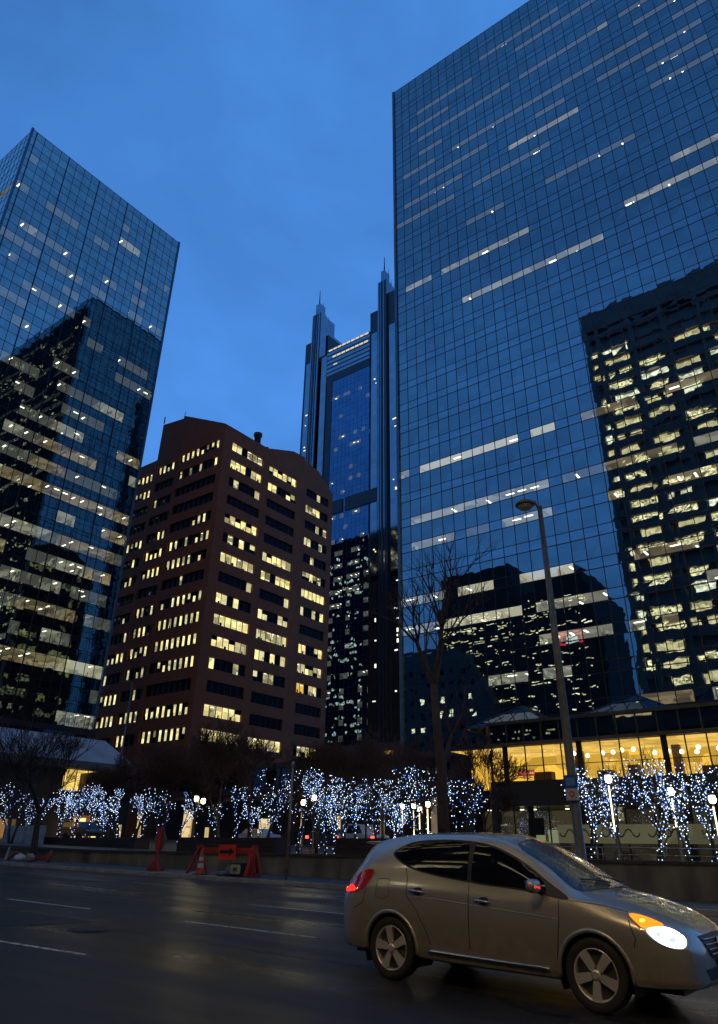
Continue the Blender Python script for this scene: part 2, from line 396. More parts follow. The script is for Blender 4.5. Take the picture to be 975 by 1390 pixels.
# pattern per row (top row 1 .. bottom 15) how lit each segment is: A B C on the street side, D E F on the side wall
PAT = {1: (.85, 1, .9, .6, .9, .1), 2: (.3, .0, .95, .9, .45, .35), 3: (0, 0, 0, 0, 0, 0), 4: (.05, 0, .05, 0, 0, .05), 5: (.45, .35, .9, 1, .15, 0), 6: (.6, .75, .5, .4, .6, .8),
       7: (.75, .9, .5, .9, .8, .9), 8: (.05, .1, 0, 0, 0, .1), 9: (.9, .45, .7, .45, .85, 0), 10: (.95, .95, .7, .85, 1, .35), 11: (1, 1, 1, 1, .5, .7), 12: (.9, .2, 0, .5, .2, .7),
       13: (0, 0, .9, 0, 0, 0), 14: (.95, .9, 1, 1, 0, 0), 15: (.9, .5, .2, 1, .95, .6)}
def bwindow(o, u, n, w, z, npan, wide, frac, lit_level, seed):
    """a strip window: frame, mullions and panes as one part; wide: share of the pitch that is glass"""
    r = random.Random(seed); o = Vector(o); u = Vector(u); n = Vector(n); up = Vector((0, 0, 1))
    m = MB(); P = lambda x_, d_, z_: tuple(o + u * x_ - n * d_ + up * z_)
    d = .38; pitch = w / npan
    m.obox(P(0, d, z), u * w, -n * .05, up * WH, 0)
    for f_ in (0, WH - .06): m.obox(P(0, d, z + f_), u * w, n * .07, up * .06, 0)
    for i in range(npan):
        xa = i * pitch + (pitch * (1 - wide)) / 2; xb = xa + pitch * wide
        lit_ = r.random() < lit_level
        if lit_:
            mi = 2 if r.random() < .72 else 3
            if frac == 'orange' and i < 2: mi = 4
            t = r.random(); za, zb_ = z + .07, z + WH - .07
            if t < .16: zb_ = z + WH * .62
            elif t < .26: za = z + WH * .45; mi = 3
            m.face([P(xa, d - .02, za), P(xb, d - .02, za), P(xb, d - .02, zb_), P(xa, d - .02, zb_)], mi)
            dq = d - .05
            if zb_ - za > 1.5:
                if r.random() < .45: m.obox(P(xa + .12, dq, zb_ - r.uniform(.12, .4)), u * (xb - xa) * r.uniform(.3, .7), n * .02, up * .07, 5)
                if r.random() < .30: m.obox(P(xa, dq - .02, zb_ - (zb_ - za) * r.uniform(.15, .5)), u * (xb - xa), n * .01, up * .02, 7)
                if r.random() < .22: hb = (zb_ - za) * r.uniform(.2, .55); m.obox(P(xa, dq - .01, zb_ - hb), u * (xb - xa), n * .012, up * hb, 6)
                if r.random() < .35: m.obox(P(xa + (xb - xa) * r.uniform(0, .5), dq - .01, za), u * (xb - xa) * r.uniform(.2, .5), n * .012, up * r.uniform(.25, .7), 7)
            if (za, zb_) != (z + .07, z + WH - .07):
                lo, hi = (zb_, z + WH - .07) if za < z + .1 else (z + .07, za)
                m.face([P(xa, d - .02, lo), P(xb, d - .02, lo), P(xb, d - .02, hi), P(xa, d - .02, hi)], 1)
        else:
            m.face([P(xa, d - .02, z + .07), P(xb, d - .02, z + .07), P(xb, d - .02, z + WH - .07), P(xa, d - .02, z + WH - .07)], 1 if r.random() < .9 else 3)
        m.obox(P(i * pitch - .04, d, z), u * .08, n * .1, up * WH, 0)
    m.build('window', winmats, BR)
def bseg(o, u, n, w, wins, idx, seed, npan, wide):
    """a wall segment of width w with recessed window strips wins = (x0, x1)"""
    o = Vector(o); u = Vector(u); n = Vector(n); up = Vector((0, 0, 1)); T = .4
    z = 14.4
    x0, x1 = wins
    for i in range(15):
        zs = S15 + i * FH
        wb.obox(tuple(o + up * (z - o.z) - n * T), u * w, n * T, up * (zs - z)); z = zs
        wb.obox(tuple(o + up * (z - o.z) - n * T), u * x0, n * T, up * WH)
        wb.obox(tuple(o + up * (z - o.z) - n * T + u * x1), u * (w - x1), n * T, up * WH)
        row = 15 - i
        bwindow(tuple(o + u * x0), u, n, x1 - x0, zs, npan, wide, 'orange' if (idx == 5 and row == 12) else None, PAT[row][idx], seed * 100 + i)
        z = zs + WH
    wb.obox(tuple(o + up * (z - o.z) - n * T), u * w, n * T, up * (79.9 - z))
# street side: three stepped segments, nearest the corner standing furthest forward
bseg((-115.1, 85.0, 0), (1, 0, 0), (0, -1, 0), 14.6, (.7, 13.2), 0, 1, 8, .40)
bseg((-123.9, 85.9, 0), (1, 0, 0), (0, -1, 0), 8.8, (.7, 8.0), 1, 2, 5, .40)
bseg((-134.5, 86.8, 0), (1, 0, 0), (0, -1, 0), 10.6, (1.0, 9.9), 2, 3, 6, .40)
wb.box((-115.5, 85.0, 14.4), (-115.1, 86.3, 79.9)); wb.box((-124.3, 85.9, 14.4), (-123.9, 87.2, 79.9))
# side wall
bseg((-100.5, 85.4, 0), (0, 1, 0), (1, 0, 0), 12.6, (2.1, 11.4), 3, 4, 6, .88)
bseg((-101.3, 98.0, 0), (0, 1, 0), (1, 0, 0), 13.2, (1.6, 10.8), 4, 5, 6, .88)
bseg((-102.1, 111.2, 0), (0, 1, 0), (1, 0, 0), 11.8, (2.0, 10.2), 5, 6, 6, .88)
wb.box((-101.3, 98.0, 14.4), (-100.5, 98.4, 79.9)); wb.box((-102.1, 111.2, 14.4), (-101.3, 111.6, 79.9))
wb.box((-133.5, 88, 14.4), (-102.8, 122.5, 78)); wb.box((-134.5, 85.6, 13.9), (-100.9, 123, 14.5))
wb.build('wall', brick, BR)
b = MB()
b.prism([(-115.1, 79.91), (-115.1, 88.3), (-101.8, 81.6), (-100.53, 80.9), (-100.53, 79.91)], 1, 85.02, 97.5)
b.prism([(-123.9, 79.91), (-123.7, 89.4), (-115.1, 88.3), (-115.1, 79.91)], 1, 85.92, 97.45)
b.prism([(-134.5, 79.91), (-134.5, 80.8), (-123.9, 80.8), (-123.9, 79.91)], 1, 86.82, 97.4)
b.prism([(85.05, 79.915), (85.05, 80.9), (94.3, 79.95), (98.0, 81.3), (98.0, 79.915)], 0, -112, -100.51)
b.prism([(98.0, 79.915), (98.0, 81.3), (107.0, 84.6), (111.2, 84.88), (111.2, 79.915)], 0, -112.1, -101.31)
b.prism([(111.2, 79.915), (111.2, 84.88), (117.2, 83.9), (123, 80.0), (123, 79.915)], 0, -112.2, -102.11)
b.box((-134.5, 97.5, 79.86), (-112, 123, 80.4))
b.box((-122.9, 85.3, 89.2), (-122.7, 85.5, 91.0)); b.box((-115.4, 85.3, 88), (-115.3, 85.4, 89.6))
b.build('roof', brick, BR)
b = MB(); b.lathe((-104.5, 98.2, 80), [(.75, 0), (.75, 5.3), (1.0, 5.5), (1.0, 6.2), (.7, 6.3), (.0, 6.3)], 14); b.build('chimney', M['stone'], BR)
for x, y in ((-133.5, 86.6), (-125, 86.6), (-116.5, 86.6), (-108.5, 86.6), (-102.2, 86.6), (-103.4, 96), (-103.4, 106), (-103.4, 116)):
    b = MB(); b.box((x, y, 0), (x + 1.3, y + 1.3, 13.9)); b.build('column', brick, BR)
b = MB(); b.box((-130, 92, 0), (-104.5, 120, 13.9)); b.build('lobby', M['stone'], BR)
lobby_lit = room('lobby_lit', (1, .70, .26), .9, scale=.5, lo=.25)
for i, (x0, x1, za, zb_) in enumerate(((-128, -125, 2.2, 5), (-121, -118.5, 2, 7.2), (-113, -111, 2.2, 4.5), (-106.8, -104.9, 2.2, 5.5))):
    b = MB(); b.face([(x0, 91.95, za), (x1, 91.95, za), (x1, 91.95, zb_), (x0, 91.95, zb_)]); b.build('shop_front', lobby_lit, BR)
for y0, y1 in ((94, 98), (101, 102.5), (108, 113)): b = MB(); b.face([(-104.45, y0, 2.2), (-104.45, y1, 2.2), (-104.45, y1, 5.6), (-104.45, y0, 5.6)]); b.build('shop_front', lobby_lit, BR)

# ================================================================== CENTRAL TOWER
navy = solid('navy_granite', (.010, .014, .022), .3, amt=.3, scale=.3)
CT = empty('twin_spire_tower', (-120, 150, 0), 'distant navy glass tower with twin pointed fins between the brown block and right tower', 'skyscraper')
def cbox(name, a, c, mt, lab=None):
    b = MB(); b.box(a, c); return b.build(name, mt, CT, label=lab)
cbox('core', (-138.8, 153.5, 0), (-101, 188, 150.6), navy)
cbox('left_wing', (-139.4, 150.2, 0), (-136.0, 170, 160.7), navy)
cbox('right_wing', (-111.0, 150.2, 0), (-107.5, 170, 160.8), navy)
cbox('far_wing', (-103.9, 150.2, 0), (-99.8, 175, 166), navy)
cbox('cap', (-131.8, 149.9, 139.4), (-111.0, 153, 142.4), navy)
cbox('jamb', (-128.6, 149.9, 0), (-126.2, 153, 139.4), navy)
cbox('pent_block', (-132, 153.2, 150.6), (-121.4, 163, 155.3), navy)
# spire slabs: stepped fins running back from the street front
def spire(x0, x1, seed):
    b = MB(); b.box((x0, 149.4, 0), (x1, 153, 171.6)); b.box((x0 + 1.2, 149.6, 171.6), (x1 - .9, 152.6, 176.3), 1)
    b.build('spire_shaft', [M['stripC'], M['stripC']], CT)
    b = MB(); b.box((x1 - .9, 152.95, 120), (x1 - .1, 157.2, 171.2)); b.box((x1 - .9, 157.15, 120), (x1 - .1, 163, 165.4)); b.build('spire_fin', [M['stripC']], CT)
    b = MB(); b.box((x1 - .85, 153.1, 118), (x1 + .55, 162.4, 163.5)); b.build('fin_base', navy, CT)
    b = MB()
    for xx, ww in ((x0 + .5, .25), (x0 + 1.2, .8), (x0 + 2.5, .3), (x1 - .45, .4)): b.box((xx, 149.25, 0), (xx + ww, 149.42, 171.6))
    b.build('fin_rib', navy, CT)
    b = MB(); b.tube([(x0 + 2.0, 150.5, 176), (x0 + 2.0, 150.5, 183.3)], [.28, .1], 6)
    for i, dx in enumerate((2.6, 3.1, 3.7)): b.tube([(x0 + dx, 152 + i, 171.3 + 4.5 * (i < 1)), (x0 + dx, 152 + i, 174.5 + 4 * (i < 1) - i * .8)], [.1, .07], 4)
    b.build('antenna', navy, CT)
spire(-136.2, -132.2, 1); spire(-107.4, -103.9, 2)
# glass strips
b = MB()
for xa, xb, zt in ((-138.4, -136.6, 151.5), (-110.3, -108.0, 151.6), (-103.3, -100.9, 152.0)): b.box((xa, 149.95, 4), (xb, 150.3, zt))
b.build('glass_strip', M['stripC'], CT)
b = MB(); b.box((-131.3, 149.8, 4), (-129.0, 153, 151.2)); b.build('side_glass', M['stripC'], CT)
# crown band with bright rows
b = MB(); b.box((-129.0, 149.9, 142.4), (-111.02, 152.8, 153.2)); b.build('crown_band', M['stripC'], CT)
b = MB()
for i in range(6): b.box((-129.0, 149.8, 143.4 + i * 1.75), (-111.05, 149.92, 143.75 + i * 1.75))
b.build('crown_rib', navy, CT)
crl = emit('crown_light', (1, .93, .68), .75, False)
for i in range(9):
    b = MB(); b.box((-128.2 + i * 1.9, 149.72, 152.4), (-126.7 + i * 1.9, 149.9, 153.0)); b.build('crown_light', crl, CT)
    if 1 <= i: b = MB(); b.box((-128.4 + i * 1.9, 149.72, 149.3), (-126.9 + i * 1.9, 149.88, 149.8)); b.build('crown_light', crl, CT)
b = MB(); b.box((-126, 149.75, 146.0), (-124.5, 149.88, 146.3)); b.build('crown_light', crl, CT)
_rc = random.Random(9)
CL = {k: [(x, x + 1.5) for x in (_rc.uniform(0, 14) for _ in range(_rc.choice((0, 1, 3, 4, 5))))] for k in range(36)}
def litC(k, x):
    if k < 19:  # lower floors: dim rooms added to stand in for another building's mirrored lights
        return 'dim' if (math.sin(k * 12.9 + int(x / 1.9) * 4.1) > (.25 if k not in (4, 10, 13) else .8)) else None
    for a, c in CL[k]:
        if a <= x <= c: return 'dim'
wall_face(CT, (-126.2, 150, 4), (1, 0, 0), (0, -1, 0), 15.2, 6, 34, 3.92, 1.5, 1.52, (M['seeC'], M['glassC'], M['glassC']), litC, M['frameC'], 41,
          fixt=1.0, panes_as_parts=100, frame_w=.04, fixlen=.7, doubles=True)
b = MB(); b.box((-126.2, 149.7, 90.3), (-120.6, 150, 94.6)); b.box((-119.6, 149.7, 90.3), (-107.6, 150, 94.6)); b.build('dark_band', navy, CT)
# small rows of lights on the lower strips
b = MB()
for i in range(60):
    x = _rc.choice((-137.5, -109.2, -108.6, -102.3, -101.6, -130.4)); z = 8 + _rc.random() ** 1.6 * 130
    b.box((x, 149.86, z), (x + _rc.choice((.35, .5, .9)), 149.93 if x > -129.5 or x < -132 else 149.9, z + _rc.choice((.25, .35, 1.0 if z < 60 else .3))))
split_build(b, 'window_light', emit('far_window_light', (1, .92, .66), 1.6, False), CT)
b = MB()
for i in range(5): b.box((-140.6, 152, 149 - i * 4.1), (-139.4, 154, 149.8 - i * 4.1)); 
b.build('balcony_fin', navy, CT)
# base with lit storefront
b = MB(); b.box((-126.0, 149.5, 3), (-99, 149.9, 12)); b.build('base_wall', navy, CT)

# ================================================================== REFLECTED BUILDINGS ACROSS THE STREET (behind the viewpoint)
r_str = room('far_room_bright', (1, .76, .38), 3.2, scale=.9, lo=.40)
r_wht = room('far_room_white', (1, .88, .60), 5.0, scale=1.3, lo=.25)
r_glint = room('far_room_glint', (1, .80, .42), 5.0, scale=2.2, lo=.0)
concrete_d = solid('dark_precast_grid', (.27, .25, .23), .7, amt=.15, scale=.3)
RA = empty('gridded_office_tower', (-45.8, -10, 0), 'dark precast grid tower standing behind the viewpoint, seen mirrored in the glass tower', 'office tower')
b = MB(); wl = MB(); rg = random.Random(3)
b.box((-45.2, -45, 0), (93, -11.3, 132.5))
for i in range(17):
    x = -45.8 + i * 8.2 + (3.0 if i else 0)
    x0 = -45.8 if i == 0 else -45.8 + 3.3 + (i - 1) * 8.25
    b.box((x0, -11.3, 0), (x0 + (1.0 if i else 1.4), -10, 133.6))
for k in range(35):
    z = 6 + k * 3.75
    b.box((-45.8, -11.3, z - 1.5), (93, -10.5, z + .3))
b.box((-45.8, -11.3, 127.2), (93, -10.1, 133.6))
b.build('wall', concrete_d, RA)
for k in range(32):
    z = 6.3 + k * 3.75
    for i in range(16):
        xa = (-44.4 if i == 0 else -45.8 + 4.3 + (i - 1) * 8.25); xb = -45.8 + 3.3 + i * 8.25 if i else -42.6
        p = .25 if k > 29 else (.78 if k > 6 else .4)
        if rg.random() < p:
            mi = rg.choice((0, 0, 1, 2, 2)); n_ = rg.choice((1, 1, 2)); a_ = xa + (rg.uniform(0, 2) if n_ == 2 else 0)
            nn = max(1, int((xb - a_) / 1.5))
            h = rg.choice((1.95, 1.95, 1.2))
            for j in range(nn):
                if rg.random() < .93: wl.face([(a_ + j * 1.5 + .03, -11.25, z + 1.95 - h), (a_ + j * 1.5 + 1.47, -11.25, z + 1.95 - h), (a_ + j * 1.5 + 1.47, -11.25, z + 1.9), (a_ + j * 1.5 + .03, -11.25, z + 1.9)], mi)
wl.build('windows', [r_str, r_wht, r_glint], RA, kind='stuff')
dkc = solid('dark_tower_cladding', (.035, .034, .033), .7)
RB = empty('stepped_office_tower', (-106, -50, 0), 'dark stepped office block behind the viewpoint with flat plant room, mirrored in the glass', 'office tower')
b = MB(); b.box((-119, -85, 0), (-91.2, -50.05, 72.5)); b.box((-116.5, -80, 72.5), (-93, -52, 84)); b.box((-121, -70, 40), (-119, -55, 84.5)); b.build('wall', dkc, RB)
wl = MB()
def thin_rows(x0, x1, y, zlo, n_, fh, dens, skip=None):
    for k in range(n_):
        for sub in (0, .75, 1.5):
            z = zlo + k * fh + sub; x = x0 + rg.uniform(0, 2)
            while x < x1 - .5:
                w_ = rg.choice((.3, .5, .9, 1.4, 2.2))
                if rg.random() < dens(k, n_) and not (skip and skip(x, z)) and x + w_ < x1: wl.face([(x, y, z), (x + w_, y, z), (x + w_, y, z + rg.uniform(.15, .42)), (x, y, z + rg.uniform(.15, .42))], rg.choice((0, 1, 2)))
                x += w_ + rg.choice((.15, .3, .8, 1.6))
thin_rows(-118.8, -91.4, -50, 6, 17, 3.8, lambda k, n_: .85 if k > 13 else (.5 if k % 3 else .28))
wl.build('windows', [r_str, r_wht, r_glint], RB, kind='stuff')
RC = empty('pyramid_roofed_tower', (-79, -50, 0), 'dark office block behind the viewpoint with pyramid roof and red sign, mirrored in the glass', 'office tower')
b = MB(); b.box((-91, -80, 0), (-67.5, -50.05, 72)); b.box((-66.9, -70, 0), (-65.6, -51, 60)); b.box((-86, -76, 72), (-70, -54, 77.5)); b.build('wall', dkc, RC)
b = MB(); q = [(-86, -76, 77.5), (-70, -76, 77.5), (-70, -54, 77.5), (-86, -54, 77.5)]
for i in range(4): b.face([q[i], q[(i + 1) % 4], (-76.7, -64, 84.5)])
b.build('roof', navy, RC)
wl = MB()
thin_rows(-90.6, -67.8, -50, 6, 17, 3.85, lambda k, n_: .6 if k > 14 else (.42 if k % 3 else .22), lambda x, z: 53 < z < 60 and x > -80)
wl.build('windows', [r_str, r_wht, r_glint], RC, kind='stuff')
b = MB()
redl = emit('red_sign_light', (1, .04, .06), 2.2, False); whl = emit('white_sign_light', (.9, .95, 1), 1.8, False)
for x0, x1, z0_, z1_, m_ in ((-77.8, -77.2, 54.6, 57.8, 0), (-77.2, -75.9, 57.3, 57.8, 0), (-77.2, -76.2, 54.6, 55.1, 0), (-71.8, -71.2, 54.6, 57.8, 0), (-73.2, -71.8, 57.3, 57.8, 0), (-72.8, -71.8, 54.6, 55.1, 0),
                             (-76.2, -75.4, 56.0, 56.9, 1), (-75.2, -74.4, 56.0, 56.6, 1), (-74.2, -73.0, 56.0, 56.8, 1), (-76.0, -73.0, 55.1, 55.5, 1)):
    b.box((x0, -50.0, z0_), (x1, -49.7, z1_), m_)
b.build('sign', [redl, whl], RC)
RF = empty('added_dark_tower', (230, -12, 0), 'very tall dark tower added out of view behind the viewpoint to darken the glass reflections', 'skyscraper')
b = MB(); b.box((100, -60, 0), (340, -13.05, 285)); b.build('wall', M['core'], RF)  # oversized block added out of view to darken the left tower's reflections
wl = MB()
for k in range(70):
    z = 6 + k * 3.9; pk = rg.choice((.03, .08, .15, .3))
    for i in range(78):
        x = 101 + i * 3.05
        if rg.random() < pk: wl.face([(x, -13, z), (x + 2.4, -13, z), (x + 2.4, -13, z + 1.2), (x, -13, z + 1.2)], rg.choice((0, 2)))
wl.build('windows', [r_str, r_wht, r_glint], RF, kind='stuff')
RE = empty('far_glass_tower', (-250, -20, 0), 'tall dark office tower far behind the viewpoint, mirrored in the twin-finned tower', 'office tower')
b = MB(); b.box((-300, -60, 0), (-205, -20.05, 171)); b.build('wall', M['core'], RE)
wl = MB()
for k in range(42):
    z = 6 + k * 3.9; pk = rg.choice((.06, .12, .2, .4))
    for i in range(62):
        x = -299.5 + i * 1.53
        if rg.random() < pk * .75: wl.face([(x, -20, z), (x + 1.2, -20, z), (x + 1.2, -20, z + 1.4), (x, -20, z + 1.4)], rg.choice((1, 2, 2)))
wl.build('windows', [r_str, r_wht, r_glint], RE, kind='stuff')
RD = empty('pale_low_block', (-120, -46, 0), 'pale grey low block behind the viewpoint with few lit windows, mirrored in the glass', 'office block')
b = MB(); b.prism([(-136, 0), (-98, 0), (-98, 40), (-107, 56), (-112, 58), (-136, 58)], 1, -49.6, -45); b.build('wall', solid('pale_render', (.13, .14, .14), .8, amt=.15, scale=.2), RD)
wl = MB()
for k in range(11):
    for i in range(10):
        x = -134 + i * 3.5; z = 8 + k * 4.2
        if x > -103 and z > 36: continue
        wl.face([(x, -44.97, z), (x + 1.3, -44.97, z), (x + 1.3, -44.97, z + 1.7), (x, -44.97, z + 1.7)], 1 if rg.random() < .18 else 0)
wl.build('windows', [M['core'], r_wht], RD, kind='stuff')

# ================================================================== GROUND, ROAD, PAVEMENTS
def kerb_y(x): return 22.05 + .088 * (x + 16.8)
def wall_y(x): return 24.5 + .10 * (x + 28.4)
asph = None
m, nt, n, l, out = mat('wet_asphalt'); asph = m
bs = n.new('ShaderNodeBsdfPrincipled'); tc = n.new('ShaderNodeTexCoord')
n1 = n.new('ShaderNodeTexNoise'); n1.inputs['Scale'].default_value = .35; n1.inputs['Detail'].default_value = 8; mpa = n.new('ShaderNodeMapping'); mpa.inputs['Scale'].default_value = (.35, 1.6, 1); l.new(tc.outputs['Object'], mpa.inputs['Vector']); l.new(mpa.outputs[0], n1.inputs['Vector'])
n2 = n.new('ShaderNodeTexNoise'); n2.inputs['Scale'].default_value = 60; n2.inputs['Detail'].default_value = 4; l.new(tc.outputs['Object'], n2.inputs['Vector'])
vo = n.new('ShaderNodeTexVoronoi'); vo.feature = 'DISTANCE_TO_EDGE'; vo.inputs['Scale'].default_value = .28
no3 = n.new('ShaderNodeTexNoise'); no3.inputs['Scale'].default_value = 1.3; l.new(tc.outputs['Object'], no3.inputs['Vector'])
mxv = n.new('ShaderNodeMix'); mxv.data_type = 'VECTOR'; mxv.inputs[0].default_value = .35
l.new(tc.outputs['Object'], mxv.inputs[4]); l.new(no3.outputs['Color'], mxv.inputs[5]); l.new(mxv.outputs[1], vo.inputs['Vector'])
cr = n.new('ShaderNodeMapRange'); cr.inputs['From Max'].default_value = .010; cr.inputs['To Min'].default_value = .2; cr.inputs['To Max'].default_value = 1; l.new(vo.outputs['Distance'], cr.inputs['Value'])
r1 = n.new('ShaderNodeValToRGB'); r1.color_ramp.elements[0].color = (.012, .012, .0115, 1); r1.color_ramp.elements[1].color = (.030, .028, .025, 1); r1.color_ramp.elements[0].position = .35; r1.color_ramp.elements[1].position = .65
l.new(n1.outputs['Fac'], r1.inputs['Fac'])
ml = n.new('ShaderNodeMix'); ml.data_type = 'RGBA'; ml.blend_type = 'MULTIPLY'; ml.inputs[0].default_value = 1; l.new(r1.outputs[0], ml.inputs[6]); l.new(cr.outputs[0], ml.inputs[7])
gr = n.new('ShaderNodeMapRange'); gr.inputs['From Min'].default_value = .3; gr.inputs['From Max'].default_value = .7; gr.inputs['To Min'].default_value = .55; gr.inputs['To Max'].default_value = 1.5; l.new(n2.outputs['Fac'], gr.inputs['Value'])
ml2 = n.new('ShaderNodeMix'); ml2.data_type = 'RGBA'; ml2.blend_type = 'MULTIPLY'; ml2.inputs[0].default_value = 1; l.new(ml.outputs[2], ml2.inputs[6]); l.new(gr.outputs[0], ml2.inputs[7])
l.new(ml2.outputs[2], bs.inputs['Base Color'])
rr = n.new('ShaderNodeMapRange'); rr.inputs['From Min'].default_value = .35; rr.inputs['From Max'].default_value = .68; rr.inputs['To Min'].default_value = .26; rr.inputs['To Max'].default_value = .60; bs.inputs['Specular IOR Level'].default_value = .22; l.new(n1.outputs['Fac'], rr.inputs['Value']); l.new(rr.outputs[0], bs.inputs['Roughness'])
bp = n.new('ShaderNodeBump'); bp.inputs['Distance'].default_value = .004; l.new(n2.outputs['Fac'], bp.inputs['Height']); l.new(bp.outputs[0], bs.inputs['Normal'])
l.new(bs.outputs[0], out.inputs[0])
conc = solid('weathered_concrete', (.16, .155, .145), .7, amt=.35, scale=1.4, bump=.01)
conc_w = solid('stained_wall_concrete', (.15, .14, .115), .8, amt=.6, scale=1.1, bump=.015, stretch=(1, 1, .35))
pave = solid('pavement_slabs', (.075, .072, .068), .6, spec=.25, amt=.25, scale=1.5, bump=.004)
def sheet(name, poly, dz, mt, label=None):
    b = MB(); b.face([(x, y, gz(x) + dz) for x, y in poly]); o = b.build(name, mt); o['kind'] = 'structure'; return o
sheet('ground', [(-600, -600), (600, -600), (600, 900), (-600, 900)], -.03, conc)
sheet('road', [(-160, 1.2), (60, 1.2), (60, kerb_y(60)), (-160, kerb_y(-160))], 0, asph)
def slab(name, poly, h, mt):
    b = MB(); k = len(poly)
    top = [(x, y, gz(x) + h) for x, y in poly]; bot = [(x, y, gz(x) - .02) for x, y in poly]
    b.face(top)
    for i in range(k): b.face([bot[i], bot[(i + 1) % k], top[(i + 1) % k], top[i]])
    o = b.build(name, mt); o['kind'] = 'structure'; return o
slab('pavement', [(-160, kerb_y(-160) + .16), (60, kerb_y(60) + .16), (60, wall_y(60) + 1), (-160, wall_y(-160) + 1)], .13, pave)
slab('kerb', [(-160, kerb_y(-160)), (60, kerb_y(60)), (60, kerb_y(60) + .158), (-160, kerb_y(-160) + .158)], .135, solid('kerb_concrete', (.30, .30, .30), .55, amt=.3, scale=2, bump=.006))
slab('near_pavement', [(-160, -9.9), (60, -9.9), (60, 1.0), (-160, 1.0)], .13, pave)
slab('near_kerb', [(-160, 1.002), (60, 1.002), (60, 1.2), (-160, 1.2)], .135, conc)
# raised plaza behind the planter wall
slab('plaza', [(-160, wall_y(-160) + .35), (60, wall_y(60) + .35), (60, 150), (-160, 150)], .72, solid('plaza_paving', (.05, .045, .04), .4, amt=.3, scale=1.2))
# worn lane paint
m, nt, n, l, out = mat('worn_lane_paint'); bs = n.new('ShaderNodeBsdfPrincipled'); tc = n.new('ShaderNodeTexCoord')
no = n.new('ShaderNodeTexNoise'); no.inputs['Scale'].default_value = 9; no.inputs['Detail'].default_value = 8; l.new(tc.outputs['Object'], no.inputs['Vector'])
rp = n.new('ShaderNodeValToRGB'); rp.color_ramp.elements[0].position = .36; rp.color_ramp.elements[1].position = .50
rp.color_ramp.elements[0].color = (.05, .048, .045, 1); rp.color_ramp.elements[1].color = (.60, .54, .40, 1)
l.new(no.outputs['Fac'], rp.inputs['Fac']); l.new(rp.outputs[0], bs.inputs['Base Color']); bs.inputs['Roughness'].default_value = .5; l.new(bs.outputs[0], out.inputs[0])
paint = m
b = MB()
def dash(x0, y0, x1, y1, w=.11):
    d = Vector((x1 - x0, y1 - y0)).normalized(); p = Vector((-d.y, d.x)) * w / 2
    b.face([(x0 - p.x, y0 - p.y, gz(x0) + .004), (x1 - p.x, y1 - p.y, gz(x1) + .004), (x1 + p.x, y1 + p.y, gz(x1) + .004), (x0 + p.x, y0 + p.y, gz(x0) + .004)])
for i in range(-8, 6):
    dash(-12.7 + i * 6.4, 11.16 + i * .12, -9.4 + i * 6.4, 11.25 + i * .12)
    dash(-14.8 + i * 9.0 , 15.05, -11.3 + i * 9.0, 15.12)
    dash(-23.3 + i * 9.2, 17.95, -20.0 + i * 9.2, 17.98, .08)
dash(-14.5, 6.85, -10.2, 7.2, .10)
o = b.build('lane_marking', paint); o['kind'] = 'structure'
b = MB()
for x0, x1, y0, y1 in ((-21, -15.5, 12.2, 13.4), (-30, -24, 15.9, 17.2), (-16.5, -13.8, 7.9, 9.7)):
    b.face([(x0, y0, gz(x0) + .003), (x1, y0 + .1, gz(x1) + .003), (x1 + .2, y1, gz(x1) + .003), (x0 + .1, y1, gz(x0) + .003)])
o = b.build('road_patch', solid('fresh_asphalt_patch', (.010, .010, .010), .5, amt=.3, scale=3, bump=.004, spec=.3)); o['kind'] = 'structure'
b = MB()
for y, w_ in ((9.35, .02), (13.0, .025), (16.6, .02)):
    for i in range(40):
        x0 = -60 + i * 1.7; f_ = lambda x: y + .06 * math.sin(x * 1.3 + y) + .03 * math.sin(x * 4.1)
        b.face([(x0, f_(x0) - w_, gz(x0) + .0055), (x0 + 1.7, f_(x0 + 1.7) - w_, gz(x0 + 1.7) + .0055), (x0 + 1.7, f_(x0 + 1.7) + w_, gz(x0 + 1.7) + .0055), (x0, f_(x0) + w_, gz(x0) + .0055)])
o = b.build('road_joint_tar', solid('tar_seal', (.006, .006, .006), .35, spec=.4)); o['kind'] = 'structure'
# manhole cover
b = MB(); b.lathe((-12.6, 8.9, gz(-12.6) + .005), [(0, .006), (.33, .006), (.36, 0)], 24)
o = b.build('manhole_cover', solid('cast_iron', (.02, .02, .02), .5, .6)); tag(o, 'round iron manhole cover set in the road left of the car', 'manhole cover')

# planter wall
wl_ = empty('planter_wall', (-28, wall_y(-28), gz(-28)), 'long low stained concrete planter wall along the far pavement', 'wall')
b = MB(); c2 = MB()
xs = [-60 + i * 5 for i in range(17)]
for x0 in xs:
    x1 = x0 + 4.97; y0, y1 = wall_y(x0), wall_y(x1)
    zt = 1.33
    P = [(x0, y0), (x1, y1), (x1, y1 + .34), (x0, y0 + .34)]
    nn = len(b.v); b.v += [(x, y, gz(x) - .05) for x, y in P] + [(x, y, zt - .1) for x, y in P]
    for q in ((0, 3, 2, 1), (4, 5, 6, 7), (0, 1, 5, 4), (1, 2, 6, 5), (2, 3, 7, 6), (3, 0, 4, 7)): b.f.append(tuple(nn + i for i in q)); b.m.append(0); b.sm.append(False)
    nn = len(c2.v); P = [(x0, y0 - .05), (x1 + .03, y1 - .05), (x1 + .03, y1 + .42), (x0, y0 + .42)]
    c2.v += [(x, y, zt - .1) for x, y in P] + [(x, y, zt) for x, y in P]
    for q in ((0, 3, 2, 1), (4, 5, 6, 7), (0, 1, 5, 4), (1, 2, 6, 5), (2, 3, 7, 6), (3, 0, 4, 7)): c2.f.append(tuple(nn + i for i in q)); c2.m.append(0); c2.sm.append(False)
